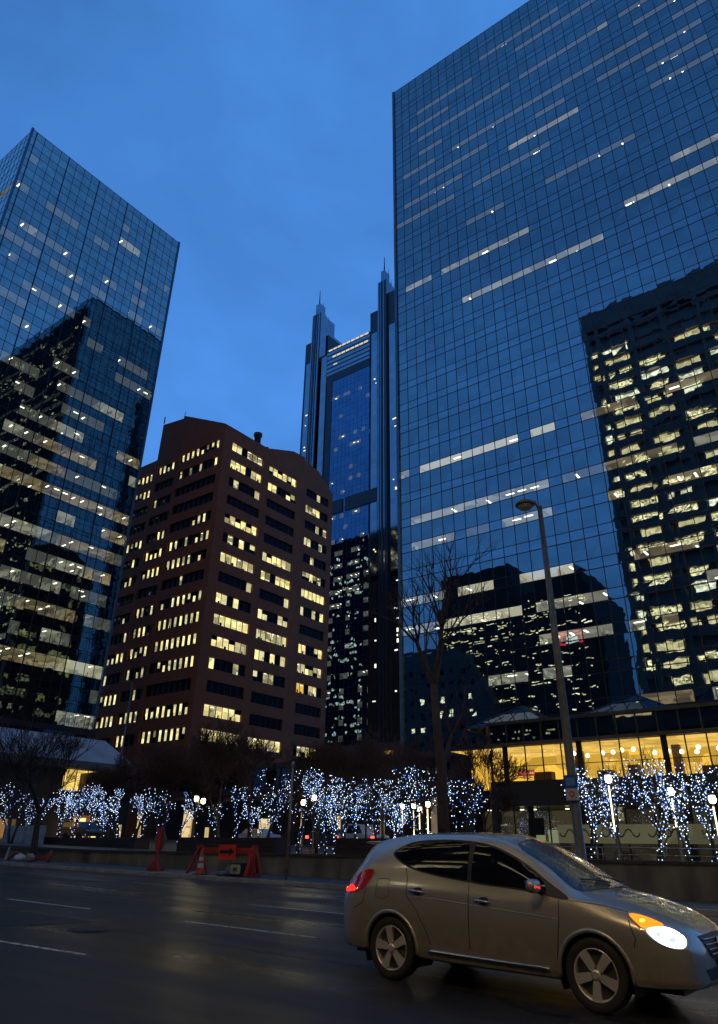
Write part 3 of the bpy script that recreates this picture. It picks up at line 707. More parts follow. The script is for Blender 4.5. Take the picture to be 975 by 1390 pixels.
b.build('wall_body', conc_w, wl_); c2.build('coping', solid('dark_coping', (.045, .04, .036), .5, amt=.3), wl_)
steelr = solid('galvanised_steel', (.30, .29, .27), .42, .8, amt=.25, scale=6)
bronze = solid('painted_bronze_steel', (.12, .10, .075), .42, .6, amt=.25, scale=5)
hr = MB(); yy = lambda x: wall_y(x) + .9
hr.tube([(-14, yy(-14), 1.72), (8, yy(8), 1.62)], [.02, .02], 6); hr.tube([(-14, yy(-14), 1.5), (8, yy(8), 1.42)], [.015, .015], 6)
for i in range(12): x = -14 + i * 2; hr.tube([(x, yy(x), 1.1), (x, yy(x), 1.71 - .0045 * (x + 14))], [.015, .015], 5)
tag(hr.build('handrail', steelr), 'thin steel handrail on the planter wall beyond the car bonnet', 'handrail')
woodd = solid('dark_stained_timber', (.030, .016, .010), .55, amt=.4, scale=3, stretch=(.3, 3, 3))
for (x0, x1, y, lab) in ((-31.3, -24.7, 26.5, 'long dark timber planter box behind the orange barricade'), (-21.4, -18.0, 26.8, 'short dark timber planter box behind the thin steel pole'), (-47, -37.5, 28.6, 'dark timber planter box at the left beneath the lit trees')):
    t = empty('planter_box', (x0, y, 1.1), lab, 'planter', 'timber planter boxes on the plaza edge')
    b = MB()
    for i in range(4): b.box((x0, y, 1.12 + i * .21), (x1, y + .04, 1.31 + i * .21)); b.box((x0, y + 1.0, 1.12 + i * .21), (x1, y + 1.04, 1.31 + i * .21))
    b.box((x0 - .04, y, 1.1), (x0 - .001, y + 1.04, 1.95)); b.box((x1 + .001, y, 1.1), (x1 + .04, y + 1.04, 1.95)); b.build('side_panel', woodd, t)
    b = MB(); b.box((x0 + .01, y + .05, 1.1), (x1 - .01, y + .99, 1.88)); b.build('soil', solid('soil', (.02, .014, .01), .95), t)

# ================================================================== TREES
bark = solid('dark_bark', (.045, .032, .026), .85, amt=.35, scale=8, bump=.01)
bark_b = solid('brown_bark', (.055, .030, .020), .85, amt=.35, scale=5, bump=.01)
twigm = solid('red_brown_twigs', (.085, .040, .028), .8, amt=.3, scale=4)
bulb_w = emit('led_cool_white', (.66, .82, 1.0), 4.6); bulb_b = emit('led_blue_white', (.18, .36, 1.0), 3.8)
cordm = solid('light_cord', (.01, .012, .012), .6)
KIDLEN = 1.0      # length of the first limbs against the trunk
def grow(rng, p, d, ln, r, lvl, maxl, out, spread=.55, up=.12, kids=(2, 3), wig=.12):
    """recursive limbs; out collects (points, radii, level)"""
    n_ = 4 if lvl < maxl - 1 else 3
    pts = [p.copy()]; rr_ = [r]; q = p.copy(); dd = d.copy()
    end = r * (.62 if lvl < maxl else .35)
    for i in range(n_):
        dd = (dd + Vector((rng.gauss(0, wig), rng.gauss(0, wig), rng.gauss(0, wig * .6) + up * .3))).normalized()
        q = q + dd * ln / n_; pts.append(q.copy()); rr_.append(r + (end - r) * (i + 1) / n_)
        if lvl < maxl and i > 0 and rng.random() < (.6 if lvl else .25):
            a = rng.uniform(0, 2 * math.pi); sd = dd.orthogonal().normalized(); sd = (Matrix.Rotation(a, 3, dd) @ sd)
            grow(rng, q, (dd + sd * spread * rng.uniform(.9, 1.5)).normalized(), ln * rng.uniform(.5, .75) * (KIDLEN if lvl == 0 else 1), rr_[-1] * .55, lvl + 1, maxl, out, spread, up, kids, wig)
    out.append((pts, rr_, lvl))
    if lvl < maxl:
        k = rng.randint(*kids); a0 = rng.uniform(0, 6.28)
        for i in range(k):
            sd = dd.orthogonal().normalized(); sd = Matrix.Rotation(a0 + i * 6.283 / k + rng.uniform(-.4, .4), 3, dd) @ sd
            grow(rng, q, (dd + sd * spread * rng.uniform(.6, 1.3)).normalized(), ln * rng.uniform(.62, .85) * (KIDLEN if lvl == 0 else 1), end * .85, lvl + 1, maxl, out, spread, up, kids, wig)
def make_tree(name, base, h, r, seed, maxl, label, group=None, spread=.55, up=.12, stems=1, barkm=bark, twig_m=None, first=.34, kids=(2, 3), wig=.12, lean=0, rmin=.006):
    rng = random.Random(seed); out = []
    t = empty(name, base, label, 'tree', group)
    B = Vector(base)
    for s_ in range(stems):
        a = rng.uniform(0, 6.28) + s_ * 6.28 / stems
        d = Vector((math.cos(a) * .28 * (stems > 1) + lean, math.sin(a) * .28 * (stems > 1), 1)).normalized()
        grow(rng, B + Vector((math.cos(a), math.sin(a), 0)) * (.12 if stems > 1 else 0), d, h * first, r * (1 if stems == 1 else .7), 0, maxl, out, spread, up, kids, wig)
    tr = MB(); cr_ = MB()
    zmax = max(p.z for pts, _, _ in out for p in pts); k = h / max(.1, zmax - base[2])
    res = []
    for pts, rr_, lv in out:
        pts = [Vector((B.x + (p.x - B.x) * (.4 + .6 * k), B.y + (p.y - B.y) * (.4 + .6 * k), B.z + (p.z - B.z) * k)) for p in pts]
        res.append((pts, rr_, lv))
        if lv == 0: tr.tube(pts, rr_, 8)
        else: cr_.tube(pts, [max(r_, rmin) for r_ in rr_], 5 if lv < 2 else 3, cap=False)
    tr.build('trunk', barkm, t); cr_.build('crown', twig_m or barkm, t)
    return t, res
def light_up(base, res, seed, zlo, zhi, n_, label, maxlv=4, rb=.028, blue=.42, group='fairy lights wound round the plaza trees'):
    """string of lamps wound round trunk and limbs"""
    rng = random.Random(seed)
    t = empty('string_lights', base, label, 'string lights', group)
    segs = []
    for pts, rr_, lv in res:
        if lv > maxlv: continue
        for i in range(len(pts) - 1):
            zc = (pts[i].z + pts[i + 1].z) / 2
            if zlo < zc < zhi: segs.append((pts[i], pts[i + 1], rr_[i], (pts[i + 1] - pts[i]).length * (3.0, 2.4, 1.4, .8, .5)[min(lv, 4)]))
    if not segs: return t
    tot = sum(s_[3] for s_ in segs); bu = MB(); co = MB()
    for a, c, r_, w in segs:
        m_ = int(n_ * w / tot + rng.random())
        if m_ < 1: continue
        d = (c - a).normalized(); o1 = d.orthogonal().normalized(); o2 = d.cross(o1); ph = rng.uniform(0, 6.28)
        prev = None
        for i in range(m_):
            ph += 2.1 + rng.uniform(-.4, .4)
            p = a + (c - a) * ((i + rng.random() * .8) / m_) + (o1 * math.cos(ph) + o2 * math.sin(ph)) * (r_ + rb * .9 + (.05 if r_ < .03 else 0) * rng.random())
            bu.octa(p, rb * rng.uniform(.75, 1.2), 1 if rng.random() < blue else 0)
            if prev is not None: co.tube([prev, p], [.006, .006], 3, cap=False)
            prev = p
    bu.build('bulb', [bulb_w, bulb_b], t, kind='stuff')
    if co.v: co.build('cord', cordm, t)
    return t
ORD = ['first', 'second', 'third', 'fourth', 'fifth', 'sixth', 'seventh', 'eighth', 'ninth', 'tenth', 'eleventh', 'twelfth', 'thirteenth', 'fourteenth', 'fifteenth', 'sixteenth', 'seventeenth', 'eighteenth', 'nineteenth', 'twentieth']
# (picture x, distance Y, height above ground of lit crown, bulbs, dense)
def X_at(px, Y, zc=2.5):
    """ground X of something seen at picture column px when standing at distance Y (used to survey positions)"""
    best = None
    lo, hi = -120.0, 20.0
    for _ in range(40):
        mid = (lo + hi) / 2; v = Vector((mid, Y, zc)) - CAM; z = v.dot(W_); q = 487.5 + F_PX * v.dot(R_) / z
        if z <= 0 or q < px: lo = mid
        else: hi = mid
    return (lo + hi) / 2
LITS = [(18, 29, 4.6, 190), (52, 33, 3.6, 120), (82, 30, 4.2, 330), (98, 37, 4.8, 300), (120, 31, 4.6, 280), (163, 30, 4.1, 240), (200, 30, 4.0, 170), (243, 42, 4.2, 180),
        (292, 40, 3.6, 110), (346, 44, 4.2, 260), (362, 30, 6.0, 190), (405, 29, 5.6, 260), (428, 42, 6.0, 330), (455, 31, 5.4, 330), (483, 44, 6.4, 330), (500, 30, 5.0, 160), (533, 48, 4.6, 420), (560, 33, 6.0, 190), (626, 30, 4.9, 240),
        (800, 29, 5.0, 420), (838, 30.5, 5.0, 330), (882, 31, 5.6, 400), (927, 29.5, 5.0, 420), (962, 34, 5.4, 260),
        (36, 36, 4.4, 170), (140, 38, 4.6, 260), (181, 40, 4.4, 200), (222, 33, 4.2, 120), (270, 36, 4.4, 150), (318, 35, 4.6, 190), (385, 38, 5.8, 300), (442, 36, 6.0, 320), (470, 34, 5.6, 280), (516, 40, 6.2, 300), (545, 36, 5.8, 260), (585, 38, 6.0, 220)]
LD = ['at the far left edge', 'left of the leaning bare tree', 'beside the leaning bare tree', 'with the densest dots behind the leaning tree', 'under the lit canopy window', 'left of the roadworks sign', 'directly above the roadworks sign', 'beside the twin lantern',
      'above the long planter box', 'beyond the barricade arrow', 'right of the barricade', 'just right of the thin steel pole', 'in front of the gold lantern', 'above the parked red-lit car', 'behind the white pickup', 'left of the car spoiler', 'glowing as a solid pale cluster', 'in front of the orange lit windows', 'right of the tallest tree trunk',
      'right of the big lamp post', 'behind the brightest lantern post', 'in front of the frosted banner', 'beside the banner lettering', 'at the right edge of the frame',
      'behind the metal screens', 'behind the planter under the gold window', 'half hidden between two brighter trees', 'with few dots left of the twin lantern', 'directly right of the twin lantern', 'over the right half of the long planter box', 'left of the two gold lanterns by the thin pole', 'above the short planter box', 'between the two vehicles with red lights', 'before the dark wall right of the pickup', 'above the white lanterns near the tallest trunk', 'touching the left side of the tallest trunk']
HS = lambda px: .72 if px > 700 else (.70 if px > 330 else .80)
for i, (px, Y, h, nb) in enumerate(LITS):
    x = X_at(px, Y); base = (x, Y, gz(x) + .72)
    t, res = make_tree('plaza_tree', base, h * HS(px) + .5, .10, 300 + i, 4, 'small tree with fairy lights, ' + LD[i], 'lit trees on the plaza', spread=.58, up=.38, stems=1 if i % 3 else 2, first=.28, kids=(2, 3))
    light_up(base, res, 500 + i, base[2] + .05, base[2] + h * HS(px), int(nb * (.62 if 330 < px < 600 else .8)), 'blue-white fairy lights on the tree ' + LD[i], maxlv=4, rb=.019 + .0006 * (Y - 28))
# unlit dense-twig trees
TW = [(150, 36, 6.4), (185, 33, 6.6), (222, 32, 6.4), (262, 35, 7.2), (300, 31, 7.4), (338, 34, 7.0), (385, 36, 6.8), (430, 36, 6.6), (470, 38, 7.2), (520, 40, 7.6), (575, 38, 7.0), (648, 37, 6.4)]
TD = ['under the pale canopy end', 'left of the tall sign', 'right of the tall sign', 'beside the twin lantern', 'above the orange barricade', 'right of the barricade arrow', 'beyond the thin steel pole', 'left of the twin towers base', 'below the twin-finned tower', 'before the orange lit windows', 'left of the tallest tree', 'before the podium corner']
for i, (px, Y, h) in enumerate(TW):
    x = X_at(px, Y)
    make_tree('bare_tree', (x, Y, gz(x) + .72), h, .11, 800 + i, 6, 'unlit bare tree with fine reddish twigs, ' + TD[i], 'unlit bare trees on the plaza', spread=.5, up=.3, twig_m=twigm, first=.30, kids=(2, 3), wig=.14, rmin=.010)
x = X_at(62, 23.6, 1)
make_tree('leaning_tree', (x, 22.9, gz(x) + .12), 7.2, .20, 61, 5, 'large dark leaning bare tree on the pavement at the left', None, spread=.42, up=.2, stems=1, first=.42, kids=(2, 3), lean=.22, rmin=.010)
x = X_at(604, 27.5, 1.5)
KIDLEN = .42
make_tree('tall_tree', (x, 27.5, gz(x) + .72), 13.6, .27, 71, 4, 'tall bare tree with thick brown trunk rising against the glass tower', None, spread=.55, up=.2, barkm=bark_b, first=.66, kids=(3, 3), wig=.09, rmin=.008)
KIDLEN = 1.0
x = X_at(20, 27, 3)
make_tree('bare_tree', (x, 27, gz(x) + .72), 7.4, .12, 64, 5, 'bare multi-stem tree before the canopy at the left edge', 'unlit bare trees on the plaza', spread=.42, up=.2, stems=2, first=.36)

# ================================================================== LANTERNS AND POLES
glow = emit('lantern_glow', (1, .80, .42), 26.0); glow_w = emit('lantern_glow_white', (1, .93, .72), 30.0)
rope_l = emit('rope_light', (1, .82, .5), 3.5)
def lantern(px, Y, zt, lab, mt=glow, twin=False, rope=None):
    x = X_at(px, Y, zt); z0 = gz(x) + .72
    t = empty('post_lantern', (x, Y, z0), lab, 'post lantern', 'glowing post lanterns on the plaza')
    b = MB(); b.lathe((x, Y, z0), [(.14, 0), (.12, .25), (.05, .32), (.045, zt - z0 - .18), (.07, zt - z0 - .16)], 10)
    if twin: b.tube([(x, Y, zt - .2), (x + .45, Y + .1, zt - .28)], [.02, .02], 6)
    b.build('post', bronze, t)
    if px in (826, 911, 562, 581, 967, 547, 570):
        b = MB(); b.tube([(x, Y - .06, zt - .25), (x, Y - .06, zt - (1.75 if px in (826, 562, 581) else 1.2))], [.028, .028], 6); b.build('post_light', rope_l, t)
    spots = [(x, Y, zt)] + ([(x + .45, Y + .1, zt - .12)] if twin else [])
    for q in spots:
        b = MB(); b.lathe(q, [(.03, -.16), (.10, -.12), (.125, 0), (.10, .10), (.02, .15)], 12); b.build('globe', mt, t)
        b = MB(); b.lathe(q, [(.05, -.19), (.06, -.155), (.03, -.15)], 10); b.lathe(q, [(.14, .10), (.10, .15), (.02, .21), (0, .25)], 12); b.build('cap', bronze, t)
for a in ((267, 29, 3.9, 'twin glowing lantern above the long planter box', glow, True), (412, 32, 3.75, 'small gold lantern just right of the thin steel pole'), (427, 35, 4.2, 'gold lantern right of the smaller one by the steel pole'),
          (547, 40, 3.9, 'white lantern left of the three near the trunk', glow_w), (562, 39, 3.85, 'white lantern second in the group left of the tallest tree', glow_w), (570, 43, 3.9, 'faint small lantern third in the group left of the tallest tree'), (581, 36, 3.75, 'gold lantern nearest the tallest tree trunk'),
          (826, 28, 3.95, 'brightest white lantern right of the big lamp post', glow_w), (911, 30, 3.6, 'gold lantern above the frosted banner'), (967, 29, 3.25, 'white lantern at the right edge of the frame', glow_w)):
    lantern(*a)
# tall roadway lamp
SL = empty('street_lamp', (-9.0, 22.75, gz(-9) + .13), 'tall unlit tapered street lamp standing in front of the glass tower', 'street lamp')
b = MB(); b.tube([(-9.0, 22.75, .28), (-9.0, 22.75, .5), (-9.0, 22.75, .52), (-9.02, 22.75, 6), (-9.06, 22.75, 12.75)], [.19, .19, .15, .13, .085], 14); b.build('pole', bronze, SL)
b = MB(); b.tube([(-9.06, 22.75, 12.6), (-9.2, 22.7, 12.95), (-9.5, 22.6, 13.0)], [.06, .05, .05], 8)
b.lathe((-9.55, 22.6, 12.86), [(.0, .24), (.12, .22), (.30, .12), (.36, .02), (.34, -.02), (.0, -.02)], 18); b.build('lamp_head', bronze, SL)
b = MB(); b.lathe((-9.55, 22.6, 12.83), [(.28, .0), (.22, -.1), (.0, -.14)], 16); b.build('lamp_glass', solid('frosted_lamp_glass', (.5, .46, .35), .3), SL)
b = MB(); b.tube([(-9, 22.75, 2.9), (-9, 22.75, 2.96)], [.165, .165], 14); b.tube([(-9, 22.75, 3.55), (-9, 22.75, 3.6)], [.16, .16], 14); b.build('band', steelr, SL)
PS = empty('parking_sign', (-9.0, 22.55, 3.2), 'small blue and white sign strapped to the tall street lamp', 'sign')
b = MB(); b.box((-9.2, 22.52, 3.26), (-8.76, 22.54, 3.62), 0); b.box((-9.17, 22.52, 2.92), (-8.79, 22.54, 3.25), 1)
b.box((-9.12, 22.515, 3.33), (-8.84, 22.519, 3.55), 2)
b.prism([(-8.98 + .09 * math.cos(i * .5236), 3.09 + .09 * math.sin(i * .5236)) for i in range(12)], 1, 22.513, 22.519, 3)
b.prism([(-8.98 + .05 * math.cos(i * .5236), 3.09 + .05 * math.sin(i * .5236)) for i in range(12)], 1, 22.508, 22.5125, 1)
b.build('sign_panel', [solid('sign_blue', (.02, .07, .32), .4), solid('sign_white', (.45, .45, .42), .4), solid('sign_pale_blue', (.10, .26, .50), .4), solid('sign_red', (.5, .03, .02), .4)], PS)
TP = empty('thin_pole', (-20.37, 22.6, gz(-20.4) + .13), 'short thin rusty steel pole on the pavement right of the barricade', 'pole')
b = MB(); b.tube([(-20.40, 22.6, .48), (-20.34, 22.6, 4.4)], [.045, .04], 8); b.build('post', solid('rusty_steel', (.30, .20, .13), .5, .3, amt=.4, scale=5), TP)
b = MB(); b.tube([(-20.34, 22.6, 4.4), (-20.34, 22.6, 4.58)], [.07, .05], 8); b.build('cap', steelr, TP)
FP = empty('plaza_lamp_pole', (-62.8, 45, gz(-62.8) + .7), 'very thin tall lamp pole rising beside the pale canopy at the left', 'lamp pole')
b = MB(); b.tube([(-62.8, 45, 1.5), (-62.95, 45, 16.2)], [.11, .06], 8); b.build('pole', bronze, FP)
b = MB(); b.tube([(-62.95, 45, 16.2), (-63.3, 44.8, 16.35), (-64.1, 44.6, 16.3)], [.05, .05, .1], 6); b.build('lamp_head', bronze, FP)

# ================================================================== GLAZED PODIUM IN FRONT OF THE RIGHT TOWER
PO = empty('glazed_podium', (-20, 58, 0.5), 'low glazed restaurant podium with yellow lit upper storey at the foot of the right tower', 'podium building')
XR = 18.0
# footprint: front along Y=58 from x=-29.8, then a splayed end running back to (-36, 69)
SP = Vector((-36.5, 70.5, 0)) - Vector((-29.8, 58, 0)); SL_ = SP.length; SU = SP.normalized(); SN = Vector((SU.y, -SU.x, 0)) * -1
if SN.x > 0: SN = -SN
soff = solid('podium_soffit', (.06, .045, .03), .6); darkband = solid('dark_cladding', (.014, .012, .011), .35, amt=.3)
def pod_slab(z0, z1, out_, m, name):
    b = MB(); c0 = Vector((-29.8, 58, 0)); 
    pts = [(XR, 58 - out_), (XR, 74.6), (-36.5 - out_, 74.6), (-36.5 - out_ * .9, 70.5 - out_ * .4), (-29.8 - out_ * .5, 58 - out_)]
    b.prism(pts, 2, z0, z1); return b.build(name, m, PO)
pod_slab(4.75, 6.6, .25, darkband, 'dark_band')
pod_slab(9.30, 9.55, .5, soff, 'eaves_slab')
pod_slab(11.05, 11.3, .3, M['frame_mid'], 'roof_slab')
pod_slab(0.2, 0.95, .0, M['stone'], 'plinth')
podium_yellow = room('restaurant_wall', (1, .56, .07), 1.5, scale=.45, lo=.45)
pod_ceil = room('restaurant_ceiling', (1, .60, .12), 1.35, scale=.8, lo=.55)
# upper storey room
b = MB()
b.face([(-35, 66, 6.62), (XR, 66, 6.62), (XR, 66, 9.28), (-35, 66, 9.28)], 0)
b.face([(-34, 58.4, 9.28), (XR, 58.4, 9.28), (XR, 66, 9.28), (-34, 66, 9.28)], 1)
b.box((-34, 62, 6.62), (-31.5, 62.2, 9.2), 0)
for x in (-24.5, -16.5, -9): b.box((x, 63, 6.62), (x + .6, 63.6, 9.25), 2)
for x, w, h in ((-27.5, 1.6, .9), (-22, 1.2, .8), (-19.5, .8, 1.1), (-14, 1.6, .8), (-11.5, .7, 1.1)): b.box((x, 61, 6.62), (x + w, 61.8, 6.62 + h), 2)
b.build('restaurant_interior', [podium_yellow, pod_ceil, solid('interior_dark_wood', (.10, .05, .02), .5)], PO)
b = MB(); rng = random.Random(4)
for i in range(26):
    x = -23 + i * .95 + rng.uniform(-.3, .3); y = rng.choice((59.5, 60.5, 62)); z = 8.45 + rng.uniform(-.1, .25)
    b.lathe((x, y, z), [(.02, .2), (.14, .12), (.17, 0), (.12, -.1), (.0, -.13)], 8)
b.build('pendant_lamp', emit('pendant_lamp', (1, .85, .5), 7.0, False), PO, kind='stuff')
b = MB(); b.box((-28.2, 59.4, 7.1), (-26.7, 59.45, 7.55)); 
for i in range(7): b.box((-28.05 + i * .19, 59.36, 7.24), (-27.93 + i * .19, 59.39, 7.42), 1)
b.build('red_sign', [emit('red_panel', (1, .05, .02), .7, False), emit('pale_strokes', (1, .6, .5), .7, False)], PO)
gl = MB(); fr = MB()
def strip(o, u, nrm, width, z0, z1, cuts, wide=()):
    o = Vector(o); 
    gl.face([tuple(o + Vector((0, 0, z0))), tuple(o + u * width + Vector((0, 0, z0))), tuple(o + u * width + Vector((0, 0, z1))), tuple(o + Vector((0, 0, z1)))])
    for c in cuts:
        w = .45 if c in wide else .09
        fr.obox(tuple(o + u * (c - w / 2) + Vector((0, 0, z0))), u * w, nrm * .08, Vector((0, 0, z1 - z0)))
U0 = Vector((1, 0, 0)); N0 = Vector((0, -1, 0))
strip((-29.8, 58, 0), U0, N0, XR + 29.8, 6.6, 9.3, [0.05, 1.3, 3.1, 4.6, 6.2, 7.7, 9.4, 10.9, 12.4, 14.2, 15.7, 17.2, 19, 20.5, 22, 24, 25.5, 27, 29, 32, 35, 38, 41, 44], (1.3, 7.7, 14.2, 20.5, 27))
strip((-29.8, 58, 0), SU, SN, SL_, 6.6, 9.3, [1.6, 3.2, 4.8, 6.4, 8, 9.6, 11.2, 12.8], (4.8,))
gl.build('upper_glazing', M['plain'], PO)
fr.obox((-29.8, 57.85, 7.68), (XR + 29.8, 0, 0), (0, .05, 0), (0, 0, .05)); split_build(fr, 'glazing_bar', M['frame'], PO)
gl = MB(); fr = MB()
strip((-29.8, 57.95, 0), U0, N0, XR + 29.8, 9.55, 11.05, [i * 1.55 for i in range(31)]); strip(tuple(Vector((-29.85, 57.98, 0))), SU, SN, SL_, 9.55, 11.05, [i * 1.55 for i in range(9)])
gl.build('fascia_glass', facade_glass('fascia_glass', (.6, .7, .75), .16), PO); split_build(fr, 'fascia_mullion', M['frame_mid'], PO)
# ground floor glazing, dim shop behind
gl = MB(); fr = MB()
strip((-29.8, 58.6, 0), U0, N0, XR + 29.8, .95, 4.75, [0, 1.4, 2.9, 4.4, 6.6, 8.2, 10.4, 12.5, 14.7, 16.9, 19.1, 21.3, 23.5, 26, 29, 32], (2.9, 8.2, 16.9))
strip((-29.8, 58.6, 0), SU, SN, SL_, .95, 4.75, [1.6, 3.2, 4.8, 6.4, 8, 9.6, 11.2], (4.8,))
gl.build('shop_glazing', M['plain'], PO); split_build(fr, 'shop_mullion', M['frame'], PO)
b = MB(); dimw = room('shop_dim', (.62, .50, .26), .10, scale=.5, lo=.1)
b.face([(-34, 64, .95), (XR, 64, .95), (XR, 64, 4.7), (-34, 64, 4.7)])
b.build('shop_interior', dimw, PO)
b = MB(); rng = random.Random(8)
for i in range(16):
    x = -31 + i * 2.1 + rng.uniform(-.6, .6); b.box((x, 59.6, 4.55), (x + .25, 59.85, 4.62))
for x, y in ((-29, 63.5), (-27.8, 63.5), (-33, 66)): b.box((x, y, 2.2), (x + .9, y + .1, 3.2), 1)
b.build('shop_lamp', [emit('shop_lamp', (1, .85, .5), 3.0, False), emit('shop_shelf_light', (.7, .8, .45), .35, False)], PO)
b = MB(); b.box((-27.2, 58.5, 2.7), (-25.9, 58.56, 3.9)); b.build('screen_panel', M['core'], PO)
for x in (-30.6, -23, -15.5, -8):
    b = MB(); b.box((x, 58.9, .95), (x + .6, 59.5, 4.75)); b.build('column', M['stone'], PO)
# frosted window banner with ring pattern and lettering
frost = room('frosted_film', (.50, .48, .26), .20, scale=.18, lo=.7)
b = MB(); b.box((-24.8, 58.50, 2.15), (-9.0, 58.53, 3.42)); ban = b.build('window_banner', frost, PO)
ink = solid('banner_ink', (.06, .055, .035), .6)
b = MB()
def ring(cx, cz, r, a0, a1, w=.05):
    N = 14
    for i in range(N):
        t0 = a0 + (a1 - a0) * i / N; t1 = a0 + (a1 - a0) * (i + 1) / N
        b.face([(cx + (r - w) * math.cos(t0), 58.485, cz + (r - w) * math.sin(t0)), (cx + (r + w) * math.cos(t0), 58.485, cz + (r + w) * math.sin(t0)), (cx + (r + w) * math.cos(t1), 58.485, cz + (r + w) * math.sin(t1)), (cx + (r - w) * math.cos(t1), 58.485, cz + (r - w) * math.sin(t1))])
for i in range(22):
    cx = -24.4 + i * .56
    if cx > -15.0: break
    if i in (5, 11): continue
    if i in (13, 14): ring(cx, 2.84, .24, 0, 2 * math.pi)
    elif i % 2: ring(cx, 2.84, .24, 0, math.pi)
    else: ring(cx, 2.84, .24, math.pi, 2 * math.pi)
b.build('ring_pattern', ink, PO)
def text(body, loc, size, mt, parent, rx=90, rz=0, ext=.004, name='lettering', align='LEFT'):
    c = bpy.data.curves.new(name, 'FONT'); c.body = body; c.size = size; c.extrude = ext; c.align_x = align
    o = bpy.data.objects.new(name, c); 
    me = bpy.data.meshes.new_from_object(o); bpy.data.objects.remove(o); me.name = name; me.materials.clear(); me.materials.append(mt)
    o = bpy.data.objects.new(name, me); COL.objects.link(o); o.rotation_euler = (rad(rx), 0, rad(rz))
    off = Vector(loc) - (parent.location if parent else Vector((0, 0, 0))); o.location = off
    if parent: o.parent = parent
    return o
text('servus', (-14.3, 58.47, 2.74), .62, ink, PO); text('credit union', (-14.28, 58.47, 2.50), .24, ink, PO)
# pyramid skylights on the podium roof
pyg = facade_glass('skylight_glass', (.5, .6, .68), .12, body=(.015, .02, .025))
for (x0, x1, pz, lab) in ((-33.4, -25.4, 13.6, 'left'), (-23.4, -14.6, 13.6, 'right')):
    y0, y1 = 60.0, 68.5; z0 = 11.32; c = ((x0 + x1) / 2, (y0 + y1) / 2, pz)
    q = [(x0, y0, z0), (x1, y0, z0), (x1, y1, z0), (x0, y1, z0)]
    b = MB()
    for i in range(4): b.face([q[i], q[(i + 1) % 4], c])
    s_ = b.build('skylight', pyg, PO)
    b = MB()
    for i in range(4):
        b.tube([q[i], c], [.07, .07], 4); b.tube([q[i], q[(i + 1) % 4]], [.07, .07], 4)
        for t in (.25, .5, .75):
            a_ = Vector(q[i]).lerp(Vector(q[(i + 1) % 4]), t); k_ = 1 - abs(t - .5) * 2
            b.tube([tuple(a_), tuple(a_.lerp(Vector(c), .98 if t == .5 else .5))], [.04, .04], 4)
    b.build('skylight_rib', M['frame_mid'], PO)
b = MB(); b.tube([(-30.2, 58, 7.7), (-36.4, 70.2, 7.7)], [.03, .03], 4); b.tube([(-30.2, 57.9, 7.3), (-36.4, 70.1, 7.3)], [.02, .02], 4); b.build('balcony_rail', steelr, PO)

# ================================================================== CANOPY BUILDING, LEFT
CB = empty('canopy_building', (-72, 42, .5), 'low building with pale sloping metal roof beneath the left glass tower', 'low building')
zinc = solid('pale_zinc_roof', (.36, .34, .31), .45, amt=.15, scale=.6)
b = MB()
b.face([(-69.5, 22, 9.15), (-69.5, 51.8, 9.15), (-72.2, 49.3, 11.7), (-72.2, 22, 11.7)]); b.face([(-69.5, 51.8, 9.15), (-80, 51.8, 9.15), (-80, 49.3, 11.7), (-72.2, 49.3, 11.7)])
b.face([(-72.2, 22, 11.7), (-72.2, 49.3, 11.7), (-80, 49.3, 11.7), (-80, 22, 11.7)])
b.build('roof', zinc, CB)
b = MB(); b.box((-80, 22, 8.4), (-69.45, 51.85, 9.13)); b.build('fascia', solid('grey_fascia', (.12, .115, .11), .6), CB)
b = MB(); b.box((-80, 22, 0), (-70.6, 44.1, 8.38)); b.box((-80, 48.1, 0), (-70.6, 51.5, 8.38)); b.box((-80, 44.1, 0), (-70.6, 48.1, 6.4)); b.box((-80, 44.1, 6.4), (-74, 48.1, 8.38)); b.build('wall', solid('dark_brown_wall', (.05, .032, .022), .7, amt=.25), CB)
b = MB(); b.face([(-73.9, 44.1, 6.45), (-73.9, 48.1, 6.45), (-73.9, 48.1, 8.35), (-73.9, 44.1, 8.35)]); b.face([(-73.9, 44.1, 8.36), (-73.9, 48.1, 8.36), (-70.7, 48.1, 8.36), (-70.7, 44.1, 8.36)])
wn = b.build('lit_window', room('gold_room', (1, .68, .16), 1.2, scale=1.2, lo=.4), CB)
b = MB()
for y in (44.15, 45.45, 46.75, 48.0): b.box((-70.62, y, 6.42), (-70.55, y + .07, 8.36))
b.build('window_frame', M['frame'], CB)
am = room('arcade_amber', (1, .50, .16), .33, scale=.4, lo=.3)
for y0, y1, z0_, z1_ in ((24, 30, 1.8, 4.4), (31, 35.5, 1.8, 4.4), (37.5, 40, 1.8, 3.6), (46, 48.5, 1.8, 4.2)): b = MB(); b.face([(-70.55, y0, z0_), (-70.55, y1, z0_), (-70.55, y1, z1_), (-70.55, y0, z1_)]); b.build('shop_window', am, CB)
b = MB(); rng = random.Random(2)
ywl = emit('shop_yellow', (1, .78, .30), 1.3, False)
for (px0, px1, z0_, z1_, Y) in ((98, 112, 1.9, 3.9, 46), (124, 129, 1.9, 3.4, 47), ):
    b.box((X_at(px0, Y), Y, z0_), (X_at(px1, Y), Y + .1, z1_))
b.build('shop_light', ywl, CB)

